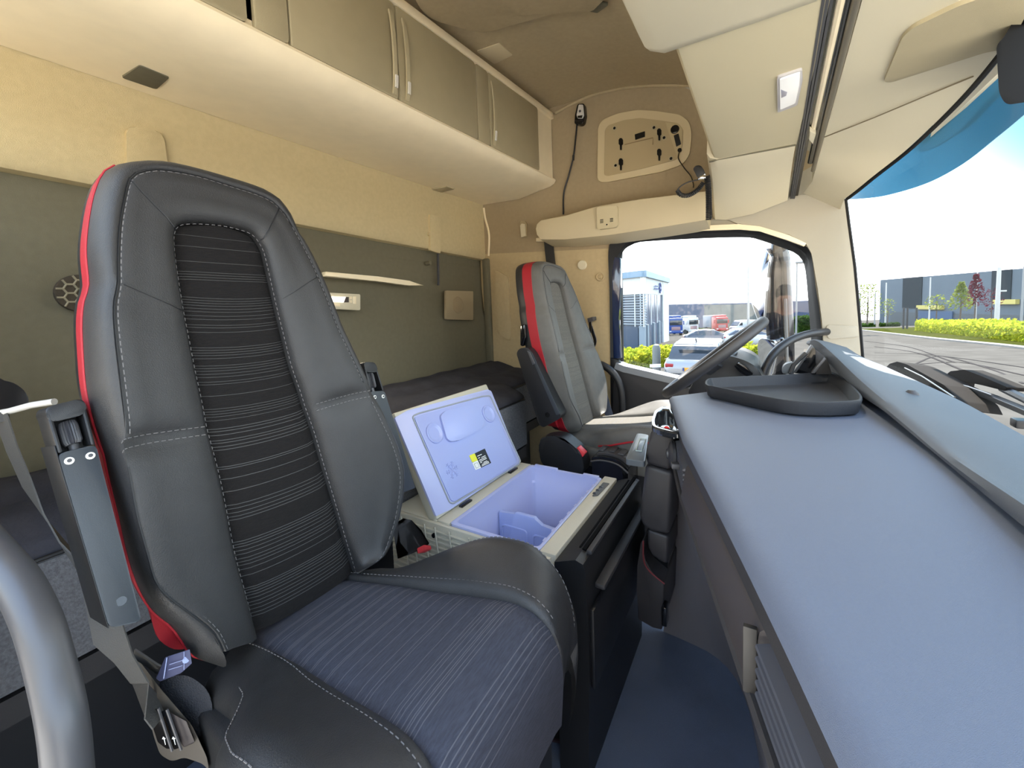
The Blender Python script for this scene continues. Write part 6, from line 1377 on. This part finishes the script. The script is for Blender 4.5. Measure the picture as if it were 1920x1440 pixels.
# --- on the passenger side behind the open door: what the glossy mirror shell reflects, plus an added light bouncer
bw = thing('ribbed_warehouse', 'ribbed warehouse behind the open passenger door, reflected in mirror, paled to bounce light inside', 'building', (0, -16, -2.7))
mb = MB(); mb.box((4, -17, .4), (44, 2, 6.4)); mb.build('cladding', mat('ribbed_bounce_pale', (196, 182, 164), .8), bw)  # cladding lightened so that it bounces sunlight into the cab
for k in range(30):
    mb = MB(); mb.box((-17+k*1.45, -15.96, .4), (.10, .10, 6.4)); mb.build('rib', M_dark, bw)
mb = MB(); mb.box((4, -15.9, 1.5), (44, .12, .16)); mb.build('rail', M_dark, bw)

mb = MB(); mb.box((2, -8.4, GZ+.01), (40, 15, .06)); mb.build('bounce_apron', mat('bounce_concrete', (226, 218, 204), .95, spec=.1, var=.05, vscale=.6), label='unseen pale concrete apron added on passenger side to bounce light into cab', cat='light bouncer', kind='structure')  # unseen pale slab added to bounce sunlight up into the cab
# person by the open passenger door, seen only in the mirror shell
def skin(name, verts, edges, radii, m_, parent, root=0, sub=2):
    me = bpy.data.meshes.new(name); me.from_pydata([Vector(v) for v in verts], edges, []); o = bpy.data.objects.new(name, me); COL.objects.link(o)
    sk = o.modifiers.new('skin', 'SKIN'); sk.use_smooth_shade = True
    for i, r in enumerate(radii):
        r = r if isinstance(r, tuple) else (r, r); me.skin_vertices[0].data[i].radius = r
    me.skin_vertices[0].data[root].use_root = True
    ss = o.modifiers.new('sub', 'SUBSURF'); ss.levels = sub; ss.render_levels = sub
    me.materials.append(m_); o.parent = parent; ORG[o.name] = ORG[parent.name]; return o
mb = MB(); mb.box((.2, -.62, -1.53), (.8, .8, .06), bev=.01); mb.box((.2, -.5, -2.1), (.7, .5, 1.16), bev=.02); mb.build('entry_step', M_black, label='black entry step of truck below open passenger door', cat='step')
PX, PY = .20, -.85
pe = thing('person', 'person in dark t-shirt and trousers on entry step of open door, reflected in mirror', 'person', (PX, PY, -1.5))
h = .90
S = lambda L: [(x*h, y*h, z*h) for x, y, z in L]
M_skin = mat('skin', (206, 150, 122), .6); M_tee = mat('tee_navy', (40, 42, 56), .9); M_trs = mat('trouser_black', (26, 30, 36), .9)
bv = [(0, 0, .95), (0, 0, 1.15), (0, 0, 1.38), (0, .01, 1.50), (0, .02, 1.60), (0, .03, 1.72), (-.18, 0, 1.42), (-.27, .05, 1.15), (-.16, .25, 1.10), (-.10, .33, 1.12), (.18, 0, 1.42), (.27, .03, 1.14), (.24, .20, .98), (.23, .27, .93), (-.10, 0, .90), (-.11, .03, .50), (-.11, 0, .08), (.10, 0, .90), (.12, .02, .50), (.12, 0, .08), (-.11, .14, .04), (.13, .14, .04)]
be = [(0, 1), (1, 2), (2, 3), (3, 4), (4, 5), (2, 6), (6, 7), (7, 8), (8, 9), (2, 10), (10, 11), (11, 12), (12, 13), (0, 14), (14, 15), (15, 16), (0, 17), (17, 18), (18, 19), (16, 20), (19, 21)]
br = [(.15, .11), (.15, .105), (.16, .11), .055, .085, .075, .06, .043, .034, .028, .06, .043, .034, .028, .085, .06, .042, .085, .06, .042, .035, .035]
body = skin('body', S(bv), be, [tuple(q*h for q in (r if isinstance(r, tuple) else (r, r))) for r in br], M_skin, pe)
tv = [(0, 0, .98), (0, 0, 1.15), (0, 0, 1.38), (0, 0, 1.47), (-.18, 0, 1.42), (-.245, .03, 1.24), (.18, 0, 1.42), (.245, .02, 1.24)]
skin('t_shirt', S(tv), [(0, 1), (1, 2), (2, 3), (2, 4), (4, 5), (2, 6), (6, 7)], [tuple(q*h for q in r) for r in ((.20, .155), (.20, .15), (.21, .155), (.085, .085), (.088, .088), (.076, .076), (.088, .088), (.076, .076))], M_tee, pe)
rv = [(0, 0, .96), (-.10, 0, .90), (-.11, .03, .50), (-.11, 0, .10), (.10, 0, .90), (.12, .02, .50), (.12, 0, .10)]
skin('trousers', S(rv), [(0, 1), (1, 2), (2, 3), (0, 4), (4, 5), (5, 6)], [tuple(q*h for q in r) for r in ((.165, .125), (.10, .105), (.078, .078), (.062, .062), (.10, .105), (.078, .078), (.062, .062))], M_trs, pe)
mb = MB(); c = Vector((PX, PY-.01, -1.5+1.70*h)); mb.rings([[c+Vector((.088*h*math.cos(a)*s, .10*h*math.sin(a)*s, z*h)) for a in [k*math.pi/8 for k in range(16)]] for z, s in ((-.04, .95), (0, 1.02), (.05, .9), (.09, .55), (.10, .1))], True, 0, False, True); mb.build('hair', mat('hair_dark', (48, 38, 32), .8), pe)
for sx in (-.13, .13):
    mb = MB(); mb.box((PX+sx*h*.9, PY+.07*h, -1.5+.04), (.09, .26, .08), bev=.03, seg=3); mb.build('shoe', M_black, pe)
mb = MB(); mb.box((PX+.06, PY+.125*h, -1.5+1.33*h), (.09, .02, .03), bev=.004); mb.build('chest_print', M_white, pe)
for i, (x, y) in enumerate(((-2.2, -9), (2.6, -8.2))):
    b = Vector((x, y, GZ)); t = thing('shrub_tree', ('slim leafy tree by ribbed warehouse behind person, left one', 'slim leafy tree by ribbed warehouse behind person, right one')[i], 'tree', b); rng = random.Random(i)
    mb = MB(); mb.tube([b, b+Vector((0, 0, 2.6))], .04, 7); mb.build('trunk', M_bark, t)
    mb = MB(); leaves(mb, [b+Vector((rng.gauss(0, .5), rng.gauss(0, .5), 1.3+rng.random()*2.2)) for k in range(500)], .12, 0, rng); mb.build('crown', M_leafg, t, fix=False)
